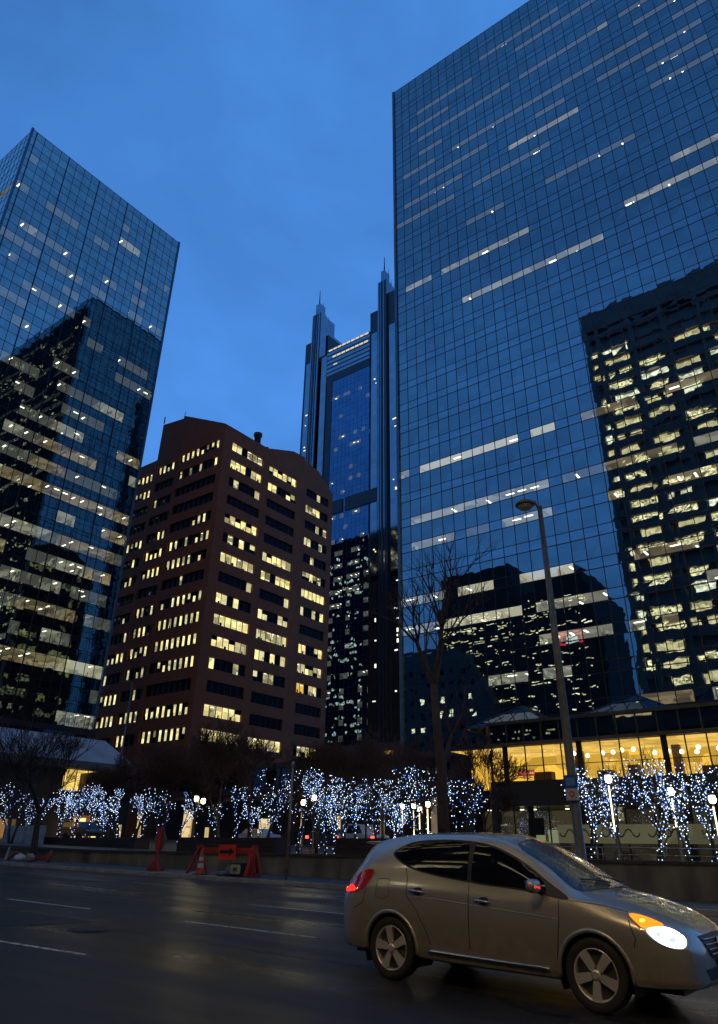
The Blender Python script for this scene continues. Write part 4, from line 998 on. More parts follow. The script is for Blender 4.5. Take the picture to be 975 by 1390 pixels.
# elevated walkway and low shop row between brown block and central tower
WK = empty('elevated_walkway', (-60, 70, 8), 'dark enclosed elevated walkway crossing behind the bare trees', 'walkway')
b = MB(); b.box((-96, 70, 7.4), (-36.8, 74, 8.2)); b.box((-96, 70, 10.4), (-36.8, 74, 11.0)); 
for i in range(26): b.box((-96 + i * 2.36, 70.05, 8.2), (-95.85 + i * 2.36, 70.2, 10.4))
for x in (-92, -78, -64, -50, -40): b.box((x, 71, 0), (x + .9, 72, 7.4))
b.build('deck', solid('walkway_cladding', (.035, .026, .02), .6), WK)
b = MB(); b.box((-96, 70.22, 8.2), (-36.8, 73.8, 10.4)); b.build('walkway_glass', facade_glass('walkway_glass', (.5, .5, .5), .10), WK)
SR = empty('shop_row', (-60, 78, 0), 'dark shop row with orange lit openings behind the lit trees', 'shop building')
b = MB(); b.box((-98, 78, 0), (-40, 92, 7.3)); b.box((-62, 78, 7.3), (-51, 92, 13.5)); b.build('wall', solid('shop_row_wall', (.05, .038, .028), .7, amt=.25), SR)
b = MB(); ora = room('orange_room', (1, .52, .14), .75, scale=1.0, lo=.15); 
for px0, px1, z0_, z1_ in ((523, 534, 9.0, 12.5), (556, 574, 9.0, 12.5)): b.box((X_at(px0, 77.9, 8), 77.85, z0_), (X_at(px1, 77.9, 8), 77.95, z1_), 0)
for px0, px1, z0_, z1_ in ((248, 260, 2.1, 6.4), (279, 289, 2.1, 4), (352, 366, 2.4, 5), (392, 409, 2.0, 5.8), (455, 462, 2.1, 5.2), (516, 528, 2.1, 6.2), (586, 597, 2.2, 8)): b.box((X_at(px0, 77.9, 4), 77.85, z0_), (X_at(px1, 77.9, 4), 77.95, z1_), 1 if px0 < 500 else 2)
split_build(b, 'lit_opening', [ora, room('cream_room', (1, .74, .34), .95, scale=.8, lo=.35), room('beige_wall_light', (.8, .62, .40), .22, scale=.6, lo=.6)], SR)

# ================================================================== ROADWORKS
orange = solid('orange_plastic', (.60, .035, .012), .45, amt=.15); orange_d = solid('worn_orange_board', (.38, .030, .012), .55, amt=.4, scale=4)
refl_w = solid('white_reflective', (.55, .52, .48), .35); blk = solid('black_rubber', (.012, .012, .012), .6)
zp = lambda x: gz(x) + .13
BA = empty('barricade', (-23.7, 22.6, zp(-23.7)), 'orange a-frame road barricade with plank rail on the far pavement', 'barricade')
z0 = zp(-23.7)
b = MB(); b.box((-25.2, 22.56, z0 + .76), (-22.1, 22.60, z0 + .98)); b.build('rail', orange_d, BA)
for x in (-25.25, -22.1):
    b = MB()
    for s_ in (-1, 1):
        b.tube([(x, 22.58, z0 + 1.02), (x + (.28 if x < -24 else .05) * s_, 22.58 + .33 * s_, z0)], [.06, .07] if x < -24 else [.10, .10], 4, smooth=False)
    b.box((x - .11, 22.5, z0 + .92), (x + .11, 22.68, z0 + 1.06))
    if x > -24: b.box((x - .16, 22.42, z0), (x + .16, 22.5, z0 + .9)); b.box((x - .16, 22.40, z0), (x + .16, 22.76, z0 + .12))
    else: b.box((x - .16, 22.45, z0 + .3), (x + .16, 22.50, z0 + .36))
    b.build('leg', orange_d, BA)
AS = empty('arrow_sign', (-23.5, 22.4, z0 + .62), 'orange board with black right-pointing arrow hung on the barricade', 'sign')
b = MB(); b.box((-23.98, 22.46, z0 + .56), (-23.02, 22.49, z0 + 1.08)); b.build('board', emit('lit_orange_retroreflective', (1, .10, .035), .0) if False else solid('orange_retroreflective', (.9, .045, .018), .4, amt=.1), AS)
b = MB(); b.prism([(-23.9, z0 + .76), (-23.36, z0 + .76), (-23.36, z0 + .66), (-23.1, z0 + .82), (-23.36, z0 + .98), (-23.36, z0 + .88), (-23.9, z0 + .88)], 1, 22.445, 22.455); b.build('arrow', blk, AS)
CN = empty('traffic_cone', (-24.45, 22.0, z0), 'orange traffic cone with white bands leaning against the barricade', 'traffic cone')
b = MB(); b.box((-24.66, 21.8, z0), (-24.24, 22.2, z0 + .05), 1); b.lathe((-24.45, 22.0, z0 + .05), [(.17, 0), (.135, .2)], 16, 0); b.lathe((-24.45, 22.0, z0 + .05), [(.135, .2), (.11, .36)], 16, 2); b.lathe((-24.45, 22.0, z0 + .05), [(.11, .36), (.098, .45)], 16, 0); b.lathe((-24.45, 22.0, z0 + .05), [(.098, .45), (.075, .58)], 16, 2); b.lathe((-24.45, 22.0, z0 + .05), [(.075, .58), (.035, .86), (0, .865)], 16, 0)
b.build('cone_body', [orange, blk, refl_w], CN)
def sandbag(c, s_, seed, lab, mt):
    rng = random.Random(seed); me = bpy.data.meshes.new('sandbag'); bm = bmesh.new(); bmesh.ops.create_icosphere(bm, subdivisions=3, radius=1)
    for v in bm.verts:
        k = 1 + .10 * math.sin(v.co.x * 4 + seed) + .08 * math.sin(v.co.y * 7 + seed * 2)
        v.co = Vector((v.co.x * s_[0] * k, v.co.y * s_[1] * k, max(-.6, v.co.z) * s_[2] * k + (.6 * s_[2]) * 1.0))
    bm.to_mesh(me); bm.free(); me.materials.append(mt)
    for p in me.polygons: p.use_smooth = True
    o = bpy.data.objects.new('sandbag', me); COL.objects.link(o); o.location = c; o.rotation_euler = (0, 0, rng.uniform(-.5, .5)); tag(o, lab, 'sandbag', 'sandbags weighing down roadworks'); return o
grey_bag = solid('grey_bag', (.12, .13, .15), .8, amt=.3, scale=8); tan_bag = solid('tan_bag', (.30, .24, .16), .8, amt=.3, scale=8)
sandbag((-23.5, 22.35, z0), (.42, .22, .10), 3, 'flat dark sandbag beside the traffic cone', grey_bag)
sandbag((-23.0, 22.3, z0), (.26, .2, .24), 4, 'upright pale grey sandbag behind the toppled road light', grey_bag)
RL = empty('toppled_sign', (-22.55, 22.15, z0), 'black toppled sign case with pale rounded panel below the barricade', 'sign case')
b = MB(); b.obox((-22.85, 22.1, z0), (.62, .1, 0), (0, .25, 0), (-.08, 0, .46)); b.build('case', blk, RL, bevel=.03)
b = MB(); pts = []
for cx, cz, a0 in ((.5, .34, 0), (.12, .34, 90), (.12, .12, 180), (.5, .12, 270)):
    for i in range(4): pts.append((-22.86 + cx + .07 * math.cos(rad(a0 + i * 30)), z0 + .01 + cz + .05 * math.sin(rad(a0 + i * 30))))
b.prism(pts, 1, 22.06, 22.075)
b.build('panel', solid('pale_olive_panel', (.42, .40, .22), .5), RL)
b = MB(); b.box((-22.68, 22.048, z0 + .17), (-22.44, 22.056, z0 + .30)); b.build('panel_window', solid('olive_dark', (.08, .07, .03), .5), RL)
# sign on stand
SS = empty('roadworks_sign', (-27.3, 22.1, zp(-27.3)), 'weathered diamond roadworks sign on orange stand seen from behind', 'sign')
z1 = zp(-27.3)
b = MB(); b.box((-27.46, 22.1, z1 + .15), (-27.36, 22.2, z1 + .8)); b.prism([(-27.78, z1), (-27.04, z1), (-27.22, z1 + .28), (-27.36, z1 + .42), (-27.48, z1 + .42), (-27.62, z1 + .28)], 1, 22.05, 22.13)
b.obox((-27.45, 21.75, z1), (.1, 0, 0), (0, .85, 0), (0, 0, .1)); b.build('stand', orange_d, SS)
b = MB(); b.box((-27.58, 22.16, z1 + .78), (-27.34, 22.24, z1 + 1.62)); b.build('brace', orange, SS)
b = MB(); b.prism([(-27.45, z1 + .62), (-27.02, z1 + 1.18), (-27.45, z1 + 1.78), (-27.90, z1 + 1.18)], 1, 22.26, 22.28); b.build('diamond_board', solid('weathered_sign_back', (.16, .10, .06), .6), SS)
# collapsed barrier at the left
CBR = empty('fallen_barricade', (-37.5, 22.2, zp(-37)), 'collapsed striped barricade lying below the leaning tree', 'barricade')
z2 = zp(-37)
b = MB(); b.tube([(-38.9, 21.9, z2), (-38.7, 21.9, z2 + .62)], [.05, .05], 4, smooth=False); b.build('leg', refl_w, CBR)
b = MB(); b.tube([(-38.8, 22.0, z2 + .06), (-38.4, 22.1, z2 + .4), (-37.2, 22.2, z2 + .12)], [.05, .06, .06], 4); b.box((-36.9, 22.1, z2 + .08), (-35.4, 22.18, z2 + .26)); b.build('rail', orange_d, CBR)
b = MB(); b.tube([(-35.35, 22.1, z2), (-35.3, 22.15, z2 + .5)], [.06, .06], 4); b.build('leg', orange_d, CBR)
sandbag((-37.6, 21.9, z2), (.38, .24, .20), 7, 'pale sandbag left of the trunk on the fallen barricade', refl_w)
sandbag((-36.7, 21.95, z2), (.30, .2, .22), 9, 'tan sandbag right of the trunk on the fallen barricade', tan_bag)
# steel screens
MS = empty('metal_screen', (-46.5, 28, 1.4), 'three brushed grey metal screen panels at the left edge of the plaza', 'screen')
gm = solid('brushed_screen_metal', (.42, .44, .44), .35, .6, amt=.3, scale=3)
for i, (a, c) in enumerate(((5, 31), (33, 46), (48, 60))):
    x0, x1 = X_at(a, 28, 2), X_at(c, 28, 2)
    b = MB(); b.box((x0, 28, 1.45), (x1 - .05, 28.06, 2.6)); b.box((x0 - .03, 27.95, 1.4), (x0 + .05, 28.1, 2.68)); b.build('panel', gm, MS)

# ================================================================== PARKED AND PASSING VEHICLES BEHIND THE TREES
white_car = solid('white_car_paint', (.45, .42, .40), .35, coat=.5, amt=.05); dark_car = solid('dark_car_paint', (.03, .03, .035), .35, coat=.5, amt=.05)
cglass = facade_glass('car_glass', (.6, .65, .7), .12, wave=0.0003); redl2 = emit('tail_light', (1, .05, .03), 6.0); tyre = solid('tyre_rubber', (.015, .015, .015), .8)
warml = emit('head_lamp_warm', (1, .85, .6), 8.0)
def small_car(name, px, Y, paint, lab, cab, length=4.8, lights=True):
    x = X_at(px, Y, 1.6); z = gz(x) + .74
    t = empty(name, (x, Y, z), lab, 'pickup' if cab == 'pickup' else 'car', 'vehicles beyond the plaza trees')
    L = length / 2
    if cab == 'pickup': prof = [(-L, .45), (L, .45), (L, 1.0), (L - .1, 1.12), (.75, 1.14), (.45, 1.78), (-.7, 1.82), (-.95, 1.12), (-L, 1.1)]
    else: prof = [(-L, .4), (L, .4), (L + .05, .75), (L - .2, .95), (1.1, 1.05), (.5, 1.5), (-1.2, 1.52), (-1.9, 1.05), (-L, 1.0)]
    b = MB(); b.prism([(x + a, z + c_) for a, c_ in prof], 1, Y - .9, Y + .9); b.build('body', paint, t, bevel=.06)
    b = MB()
    top = 1.72 if cab == 'pickup' else 1.44; bot = 1.2 if cab == 'pickup' else 1.08
    x0, x1 = (-.72, .52) if cab == 'pickup' else (-1.5, .75)
    b.prism([(x + x0 - .08, z + bot), (x + x1 + .1, z + bot), (x + x1 - .12, z + top), (x + x0 + .12, z + top)], 1, Y - .915, Y - .903); b.build('side_window', cglass, t)
    for wx in (-L + .95, L - .95):
        b = MB(); b.tube([(x + wx, Y - .93, z + .34), (x + wx, Y - .7, z + .34)], [.34, .34], 16); b.build('wheel', tyre, t)
    if lights:
        for k, dx in enumerate((-L - .02, -L + 2.0 if False else L - .35)):
            b = MB(); b.box((x + dx, Y - .95, z + .8), (x + dx + .28, Y - .89, z + 1.0)); b.build('tail_light', redl2, t)
small_car('parked_pickup', 492, 47, white_car, 'small white pickup with red lights beyond the lit trees', 'pickup', 3.6)
small_car('parked_car', 452, 50, dark_car, 'dark car with red tail light left of the white pickup', 'car', 4.2)
small_car('parked_car', 352, 60, white_car, 'pale car seen beyond the long planter box', 'car', 4.6, False)
small_car('parked_car', 108, 40, dark_car, 'dark parked car below the gold window at the left', 'car', 3.8, False)

# ================================================================== THE CROSSOVER CAR IN THE ROAD
# car coordinates: x forward from the rear axle, y left, z up from the ground
def car_point(x, y, z): return (x, y, z)
ST = np.array([
 # x     zb   wmax  zbelt wbelt zrail wrail ztop
 [-0.965,.50, .50, .86, .46, .90, .38, .93],
 [-0.94, .38, .64, .92, .56, .98, .46, 1.02],
 [-0.88, .31, .75, .97, .66, 1.06, .54, 1.12],
 [-0.78, .28, .82, 1.01, .74, 1.17, .585, 1.235],
 [-0.64, .27, .865,1.04, .80, 1.31, .61, 1.385],
 [-0.52, .26, .885,1.06, .825,1.425,.62, 1.50],
 [-0.44, .26, .890,1.07, .835,1.475,.622,1.545],
 [-0.25, .25, .897,1.08, .845,1.525,.625,1.595],
 [0.0,  .25, .90, 1.085,.85, 1.56, .63, 1.63],
 [0.5,  .24, .905,1.09, .855,1.595,.635,1.665],
 [1.0,  .23, .905,1.07, .86, 1.60, .64, 1.672],
 [1.4,  .23, .905,1.045,.86, 1.575,.64, 1.655],
 [1.7,  .23, .905,1.03, .86, 1.50, .64, 1.585],
 [2.0,  .23, .905,1.02, .86, 1.37, .65, 1.455],
 [2.3,  .23, .902,1.01, .855,1.215,.675,1.30],
 [2.5,  .23, .90, 1.00, .85, 1.10, .71, 1.185],
 [2.62, .23, .90, .992, .84, 1.045,.74, 1.125],
 [2.9,  .24, .895,.955, .81, .995,.71, 1.07],
 [3.15, .25, .88, .905, .775,.945,.67, 1.01],
 [3.35, .26, .85, .85, .725,.89, .61, .945],
 [3.50, .27, .80, .79, .66, .83, .55, .88],
 [3.60, .28, .73, .73, .59, .77, .48, .81],
 [3.66, .30, .64, .67, .50, .70, .40, .73],
 [3.69, .34, .52, .61, .38, .64, .30, .655]])
def pchip(xs, ys, x):
    h = np.diff(xs); d = np.diff(ys) / h; m_ = np.zeros(len(xs)); m_[0] = d[0]; m_[-1] = d[-1]
    for i in range(1, len(xs) - 1):
        if d[i - 1] * d[i] > 0:
            w1 = 2 * h[i] + h[i - 1]; w2 = h[i] + 2 * h[i - 1]; m_[i] = (w1 + w2) / (w1 / d[i - 1] + w2 / d[i])
    i = min(max(np.searchsorted(xs, x) - 1, 0), len(xs) - 2); t = (x - xs[i]) / h[i]
    return (2*t**3-3*t**2+1)*ys[i] + (t**3-2*t**2+t)*h[i]*m_[i] + (-2*t**3+3*t**2)*ys[i+1] + (t**3-t**2)*h[i]*m_[i+1]
def crom(P, per):
    out = []; n_ = len(P)
    for i in range(n_ - 1):
        p0 = P[max(i - 1, 0)]; p1 = P[i]; p2 = P[i + 1]; p3 = P[min(i + 2, n_ - 1)]
        for k in range(per):
            t = k / per
            out.append(tuple(.5 * ((2 * b_) + (c_ - a_) * t + (2*a_ - 5*b_ + 4*c_ - d_) * t*t + (-a_ + 3*b_ - 3*c_ + d_) * t**3) for a_, b_, c_, d_ in zip(p0, p1, p2, p3)))
    out.append(P[-1]); return out
XSM = np.concatenate([np.linspace(-.965, -.44, 40), np.linspace(-.42, 3.3, 150), np.linspace(3.32, 3.69, 28)])
sections = []
for x in XSM:
    zb, wm, zbe, wbe, zr, wr, zt = [pchip(ST[:, 0], ST[:, i], x) for i in range(1, 8)]
    h = zbe - zb
    zc = (zbe + zr) / 2; wc = (wbe + wr) / 2 + .035 * min(1, (zr - zbe) / .3)
    P = [(0, zb), (.55 * wm, zb), (.90 * wm, zb + .015), (.965 * wm, zb + .10 * h), (.985 * wm, zb + .30 * h), (wm, zb + .60 * h), (wm * .985, zb + .84 * h), (wbe, zbe),
         (wc, zc), (wr, zr), (wr * .80, zr + (zt - zr) * .52), (wr * .45, zr + (zt - zr) * .86), (0, zt)]
    sections.append(crom(P, 6))
verts = []; faces = []; NP = len(sections[0]); ring = 2 * NP - 2
for x, s_ in zip(XSM, sections):
    for (y, z) in s_: verts.append((x, -y, z))
    for (y, z) in s_[-2:0:-1]: verts.append((x, y, z))
WBASE = 2.65; AR = .395; HUB = .335
for i in range(len(XSM) - 1):
    for j in range(ring):
        k = (j + 1) % ring
        faces.append((i * ring + j, (i + 1) * ring + j, (i + 1) * ring + k, i * ring + k))
capa = tuple(range(ring)); capb = tuple((len(XSM) - 1) * ring + j for j in range(ring))[::-1]
full = [tuple(f) for f in faces] + [capa, capb]
bvh = BVHTree.FromPolygons([Vector(v) for v in verts], full)
V = np.array(verts)
keep = []
for f in faces:
    c_ = V[list(f)].mean(0)
    if any(math.hypot(c_[0] - wx, c_[2] - HUB) < AR and abs(c_[1]) > .52 and c_[2] < .9 for wx in (0, WBASE)): continue
    keep.append(f)
# root: the ground point below the rear axle, on the car's centre line
RX, RY = -6.09, 9.66
HC = empty('crossover_car', (RX, RY, gz(RX)), 'beige grey crossover car with lit headlight driving towards the lower right corner', 'car')
HC.rotation_euler = (0, math.atan(SLOPE), rad(-1.0))
m, nt, n, l, out = mat('beige_grey_car_paint'); carpaint = m
bs = n.new('ShaderNodeBsdfPrincipled'); bs.inputs['Base Color'].default_value = (.36, .31, .215, 1); bs.inputs['Metallic'].default_value = .65; bs.inputs['Roughness'].default_value = .30
bs.inputs['Coat Weight'].default_value = 1.0; bs.inputs['Coat Roughness'].default_value = .03
tc = n.new('ShaderNodeTexCoord'); fl = n.new('ShaderNodeTexNoise'); fl.inputs['Scale'].default_value = 700; l.new(tc.outputs['Object'], fl.inputs['Vector'])
bpn = n.new('ShaderNodeBump'); bpn.inputs['Distance'].default_value = .0002; l.new(fl.outputs['Fac'], bpn.inputs['Height']); l.new(bpn.outputs[0], bs.inputs['Normal'])
# rain drops stand on the upper surfaces and bead the clear coat
dr = n.new('ShaderNodeTexVoronoi'); dr.inputs['Scale'].default_value = 34; l.new(tc.outputs['Object'], dr.inputs['Vector'])
mrd = n.new('ShaderNodeMapRange'); mrd.inputs['From Min'].default_value = .0; mrd.inputs['From Max'].default_value = .38; mrd.inputs['To Min'].default_value = 1; mrd.inputs['To Max'].default_value = 0; l.new(dr.outputs['Distance'], mrd.inputs['Value'])
geo = n.new('ShaderNodeNewGeometry'); spx = n.new('ShaderNodeSeparateXYZ'); l.new(geo.outputs['Normal'], spx.inputs[0])
upm = n.new('ShaderNodeMapRange'); upm.inputs['From Min'].default_value = .35; upm.inputs['From Max'].default_value = .8; l.new(spx.outputs[2], upm.inputs['Value'])
mul = n.new('ShaderNodeMath'); mul.operation = 'MULTIPLY'; l.new(mrd.outputs[0], mul.inputs[0]); l.new(upm.outputs[0], mul.inputs[1])
bp2 = n.new('ShaderNodeBump'); bp2.inputs['Distance'].default_value = .006; l.new(mul.outputs[0], bp2.inputs['Height']); l.new(bp2.outputs[0], bs.inputs['Coat Normal'])
# road dirt low down, which also paints the lower body's shade into the colour
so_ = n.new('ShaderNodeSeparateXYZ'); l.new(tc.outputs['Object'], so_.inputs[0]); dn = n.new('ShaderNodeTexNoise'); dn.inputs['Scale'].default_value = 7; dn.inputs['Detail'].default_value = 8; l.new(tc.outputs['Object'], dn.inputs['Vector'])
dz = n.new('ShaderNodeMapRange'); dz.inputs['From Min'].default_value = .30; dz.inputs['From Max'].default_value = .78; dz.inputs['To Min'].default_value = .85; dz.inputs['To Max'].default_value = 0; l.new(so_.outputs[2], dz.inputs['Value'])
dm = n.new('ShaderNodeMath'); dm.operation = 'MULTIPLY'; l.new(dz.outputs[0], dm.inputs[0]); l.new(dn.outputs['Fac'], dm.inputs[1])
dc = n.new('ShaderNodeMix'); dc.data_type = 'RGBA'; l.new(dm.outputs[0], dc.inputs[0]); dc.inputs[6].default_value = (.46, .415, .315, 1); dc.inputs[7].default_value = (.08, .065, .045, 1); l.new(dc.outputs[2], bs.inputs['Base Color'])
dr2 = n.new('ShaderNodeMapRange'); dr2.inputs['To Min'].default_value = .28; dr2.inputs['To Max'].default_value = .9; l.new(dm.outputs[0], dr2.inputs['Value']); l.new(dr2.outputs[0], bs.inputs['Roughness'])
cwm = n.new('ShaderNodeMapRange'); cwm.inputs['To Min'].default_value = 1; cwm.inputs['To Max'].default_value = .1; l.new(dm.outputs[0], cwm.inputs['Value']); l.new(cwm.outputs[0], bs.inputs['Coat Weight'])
l.new(bs.outputs[0], out.inputs[0])
blackp = solid('black_trim_plastic', (.010, .010, .011), .5, amt=.15); chrome = solid('chrome_trim', (.55, .53, .50), .12, 1.0, amt=.05)
m, nt, n, l, out = mat('tinted_car_glass'); carglass = m
bs = n.new('ShaderNodeBsdfPrincipled'); bs.inputs['Base Color'].default_value = (.004, .004, .005, 1); bs.inputs['Roughness'].default_value = .02; bs.inputs['Specular IOR Level'].default_value = .42; bs.inputs['Coat Weight'].default_value = 0; bs.inputs['Coat Roughness'].default_value = .0
l.new(bs.outputs[0], out.inputs[0])
m, nt, n, l, out = mat('wet_windscreen'); wetglass = m
bs = n.new('ShaderNodeBsdfPrincipled'); bs.inputs['Base Color'].default_value = (.004, .005, .007, 1); bs.inputs['Roughness'].default_value = .05; bs.inputs['Specular IOR Level'].default_value = 1.0; bs.inputs['Coat Weight'].default_value = 1.0; bs.inputs['Coat Roughness'].default_value = .02
tc = n.new('ShaderNodeTexCoord'); mp = n.new('ShaderNodeMapping'); mp.inputs['Scale'].default_value = (18, 90, 18); l.new(tc.outputs['Object'], mp.inputs['Vector'])
dr = n.new('ShaderNodeTexVoronoi'); dr.inputs['Scale'].default_value = 1; l.new(mp.outputs[0], dr.inputs['Vector'])
bp2 = n.new('ShaderNodeBump'); bp2.inputs['Distance'].default_value = .0045; bp2.invert = True; l.new(dr.outputs['Distance'], bp2.inputs['Height']); l.new(bp2.outputs[0], bs.inputs['Normal']); l.new(bp2.outputs[0], bs.inputs['Coat Normal'])
l.new(bs.outputs[0], out.inputs[0])
def cobj(name, vs, fs, mats, parent=HC, smooth=True, mi=None, label=None):
    me = bpy.data.meshes.new(name); me.from_pydata([tuple(v) for v in vs], [], fs)
    if not isinstance(mats, (list, tuple)): mats = [mats]
    for mt in mats: me.materials.append(mt)
    if mi is not None: me.polygons.foreach_set('material_index', mi)
    me.polygons.foreach_set('use_smooth', [smooth] * len(me.polygons)); me.update()
    o = bpy.data.objects.new(name, me); COL.objects.link(o); o.parent = parent
    if label: o['label'] = label
    return o
def cmb(name, b_, mats, parent=HC, bevel=0, label=None):
    o = cobj(name, b_.v, b_.f, mats, parent, False, b_.m, label); o.data.polygons.foreach_set('use_smooth', b_.sm)
    if bevel:
        bb = o.modifiers.new('b', 'BEVEL'); bb.width = bevel; bb.segments = 2; bb.limit_method = 'ANGLE'
    return o
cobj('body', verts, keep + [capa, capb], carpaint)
# side projection helper
def ysurf(x, z, s_=-1):
    h_ = bvh.ray_cast(Vector((x, 3 * s_, z)), Vector((0, -s_, 0)))
    return (h_[0].y if h_[0] is not None else .5 * s_), (h_[1] if h_[0] is not None else Vector((0, s_, 0)))
def overlay(name, poly, mt, off=.004, axis='side', s_=-1, step=.05, parent=HC, label=None, smoothpoly=True):
    """a skin laid on the body surface with the outline poly (x,z) for sides, (y,z) for front/back, (x,y) from above"""
    if smoothpoly:
        pts = poly + [poly[0]]; P = []
        n_ = len(poly)
        for i in range(n_):
            p0, p1, p2, p3 = poly[(i - 1) % n_], poly[i], poly[(i + 1) % n_], poly[(i + 2) % n_]
            for k in range(5):
                t = k / 5
                P.append(tuple(.5 * ((2 * b_) + (c_ - a_) * t + (2*a_ - 5*b_ + 4*c_ - d_) * t*t + (-a_ + 3*b_ - 3*c_ + d_) * t**3) for a_, b_, c_, d_ in zip(p0, p1, p2, p3)))
        poly = P
    bm = bmesh.new(); vs = [bm.verts.new((p[0], p[1], 0)) for p in poly]; bm.faces.new(vs)
    xs_ = [p[0] for p in poly]; ys_ = [p[1] for p in poly]
    for lo, hi, nrm in ((min(xs_), max(xs_), (1, 0, 0)), (min(ys_), max(ys_), (0, 1, 0))):
        t = lo + step
        while t < hi:
            bmesh.ops.bisect_plane(bm, geom=bm.verts[:] + bm.edges[:] + bm.faces[:], plane_co=Vector(nrm) * t, plane_no=nrm); t += step
    bm.verts.index_update()
    out_ = []
    for v in bm.verts:
        a_, c_ = v.co.x, v.co.y
        if axis == 'side':
            h_ = bvh.ray_cast(Vector((a_, 3 * s_, c_)), Vector((0, -s_, 0)))
            if h_[0] is None: h_ = bvh.find_nearest(Vector((a_, .6 * s_, c_)))
        elif axis == 'front':
            h_ = bvh.ray_cast(Vector((6, a_, c_)), Vector((-1, 0, 0)))
            if h_[0] is None: h_ = bvh.find_nearest(Vector((3.6, a_, c_)))
        elif axis == 'back':
            h_ = bvh.ray_cast(Vector((-4, a_, c_)), Vector((1, 0, 0)))
            if h_[0] is None: h_ = bvh.find_nearest(Vector((-.9, a_, c_)))
        else:
            h_ = bvh.ray_cast(Vector((a_, c_, 4)), Vector((0, 0, -1)))
        nn = h_[1] if h_[1] is not None else Vector((0, 0, 1))
        co = h_[0]
        ref = {'side': Vector((0, s_, 0)), 'front': Vector((1, 0, 0)), 'back': Vector((-1, 0, 0)), 'top': Vector((0, 0, 1))}[axis]
        if nn.dot(ref) < 0: nn = -nn
        out_.append(co + nn * off)
    fs = [tuple(v.index for v in f.verts) for f in bm.faces]; bm.free()
    return cobj(name, out_, fs, mt, parent, True, None, label)
def strip_on(name, path, w, mt, off=.006, s_=-1, parent=HC):
    """thin line along a path (x,z) on the side"""
    pts = []
    for i in range(len(path) - 1):
        (xa, za), (xb, zb_) = path[i], path[i + 1]; k = max(2, int(math.hypot(xb - xa, zb_ - za) / .04))
        for j in range(k): pts.append((xa + (xb - xa) * j / k, za + (zb_ - za) * j / k))
    pts.append(path[-1]); b_ = MB(); P = []
    for x_, z_ in pts:
        y_, n_ = ysurf(x_, z_, s_); P.append(Vector((x_, y_, z_)) + Vector((0, s_, 0)) * off)
    b_.tube(P, [w] * len(P), 6); return cmb(name, b_, mt, parent)
gline = [(-.06, 1.385), (.06, 1.47), (.26, 1.535), (.60, 1.565), (1.0, 1.565), (1.35, 1.53), (1.62, 1.45), (1.9, 1.32), (2.15, 1.17), (2.40, 1.03), (2.36, 1.0), (2.1, 1.035), (1.79, 1.065), (1.45, 1.085), (1.13, 1.11), (.80, 1.14), (.56, 1.17), (.30, 1.215), (.08, 1.29)]
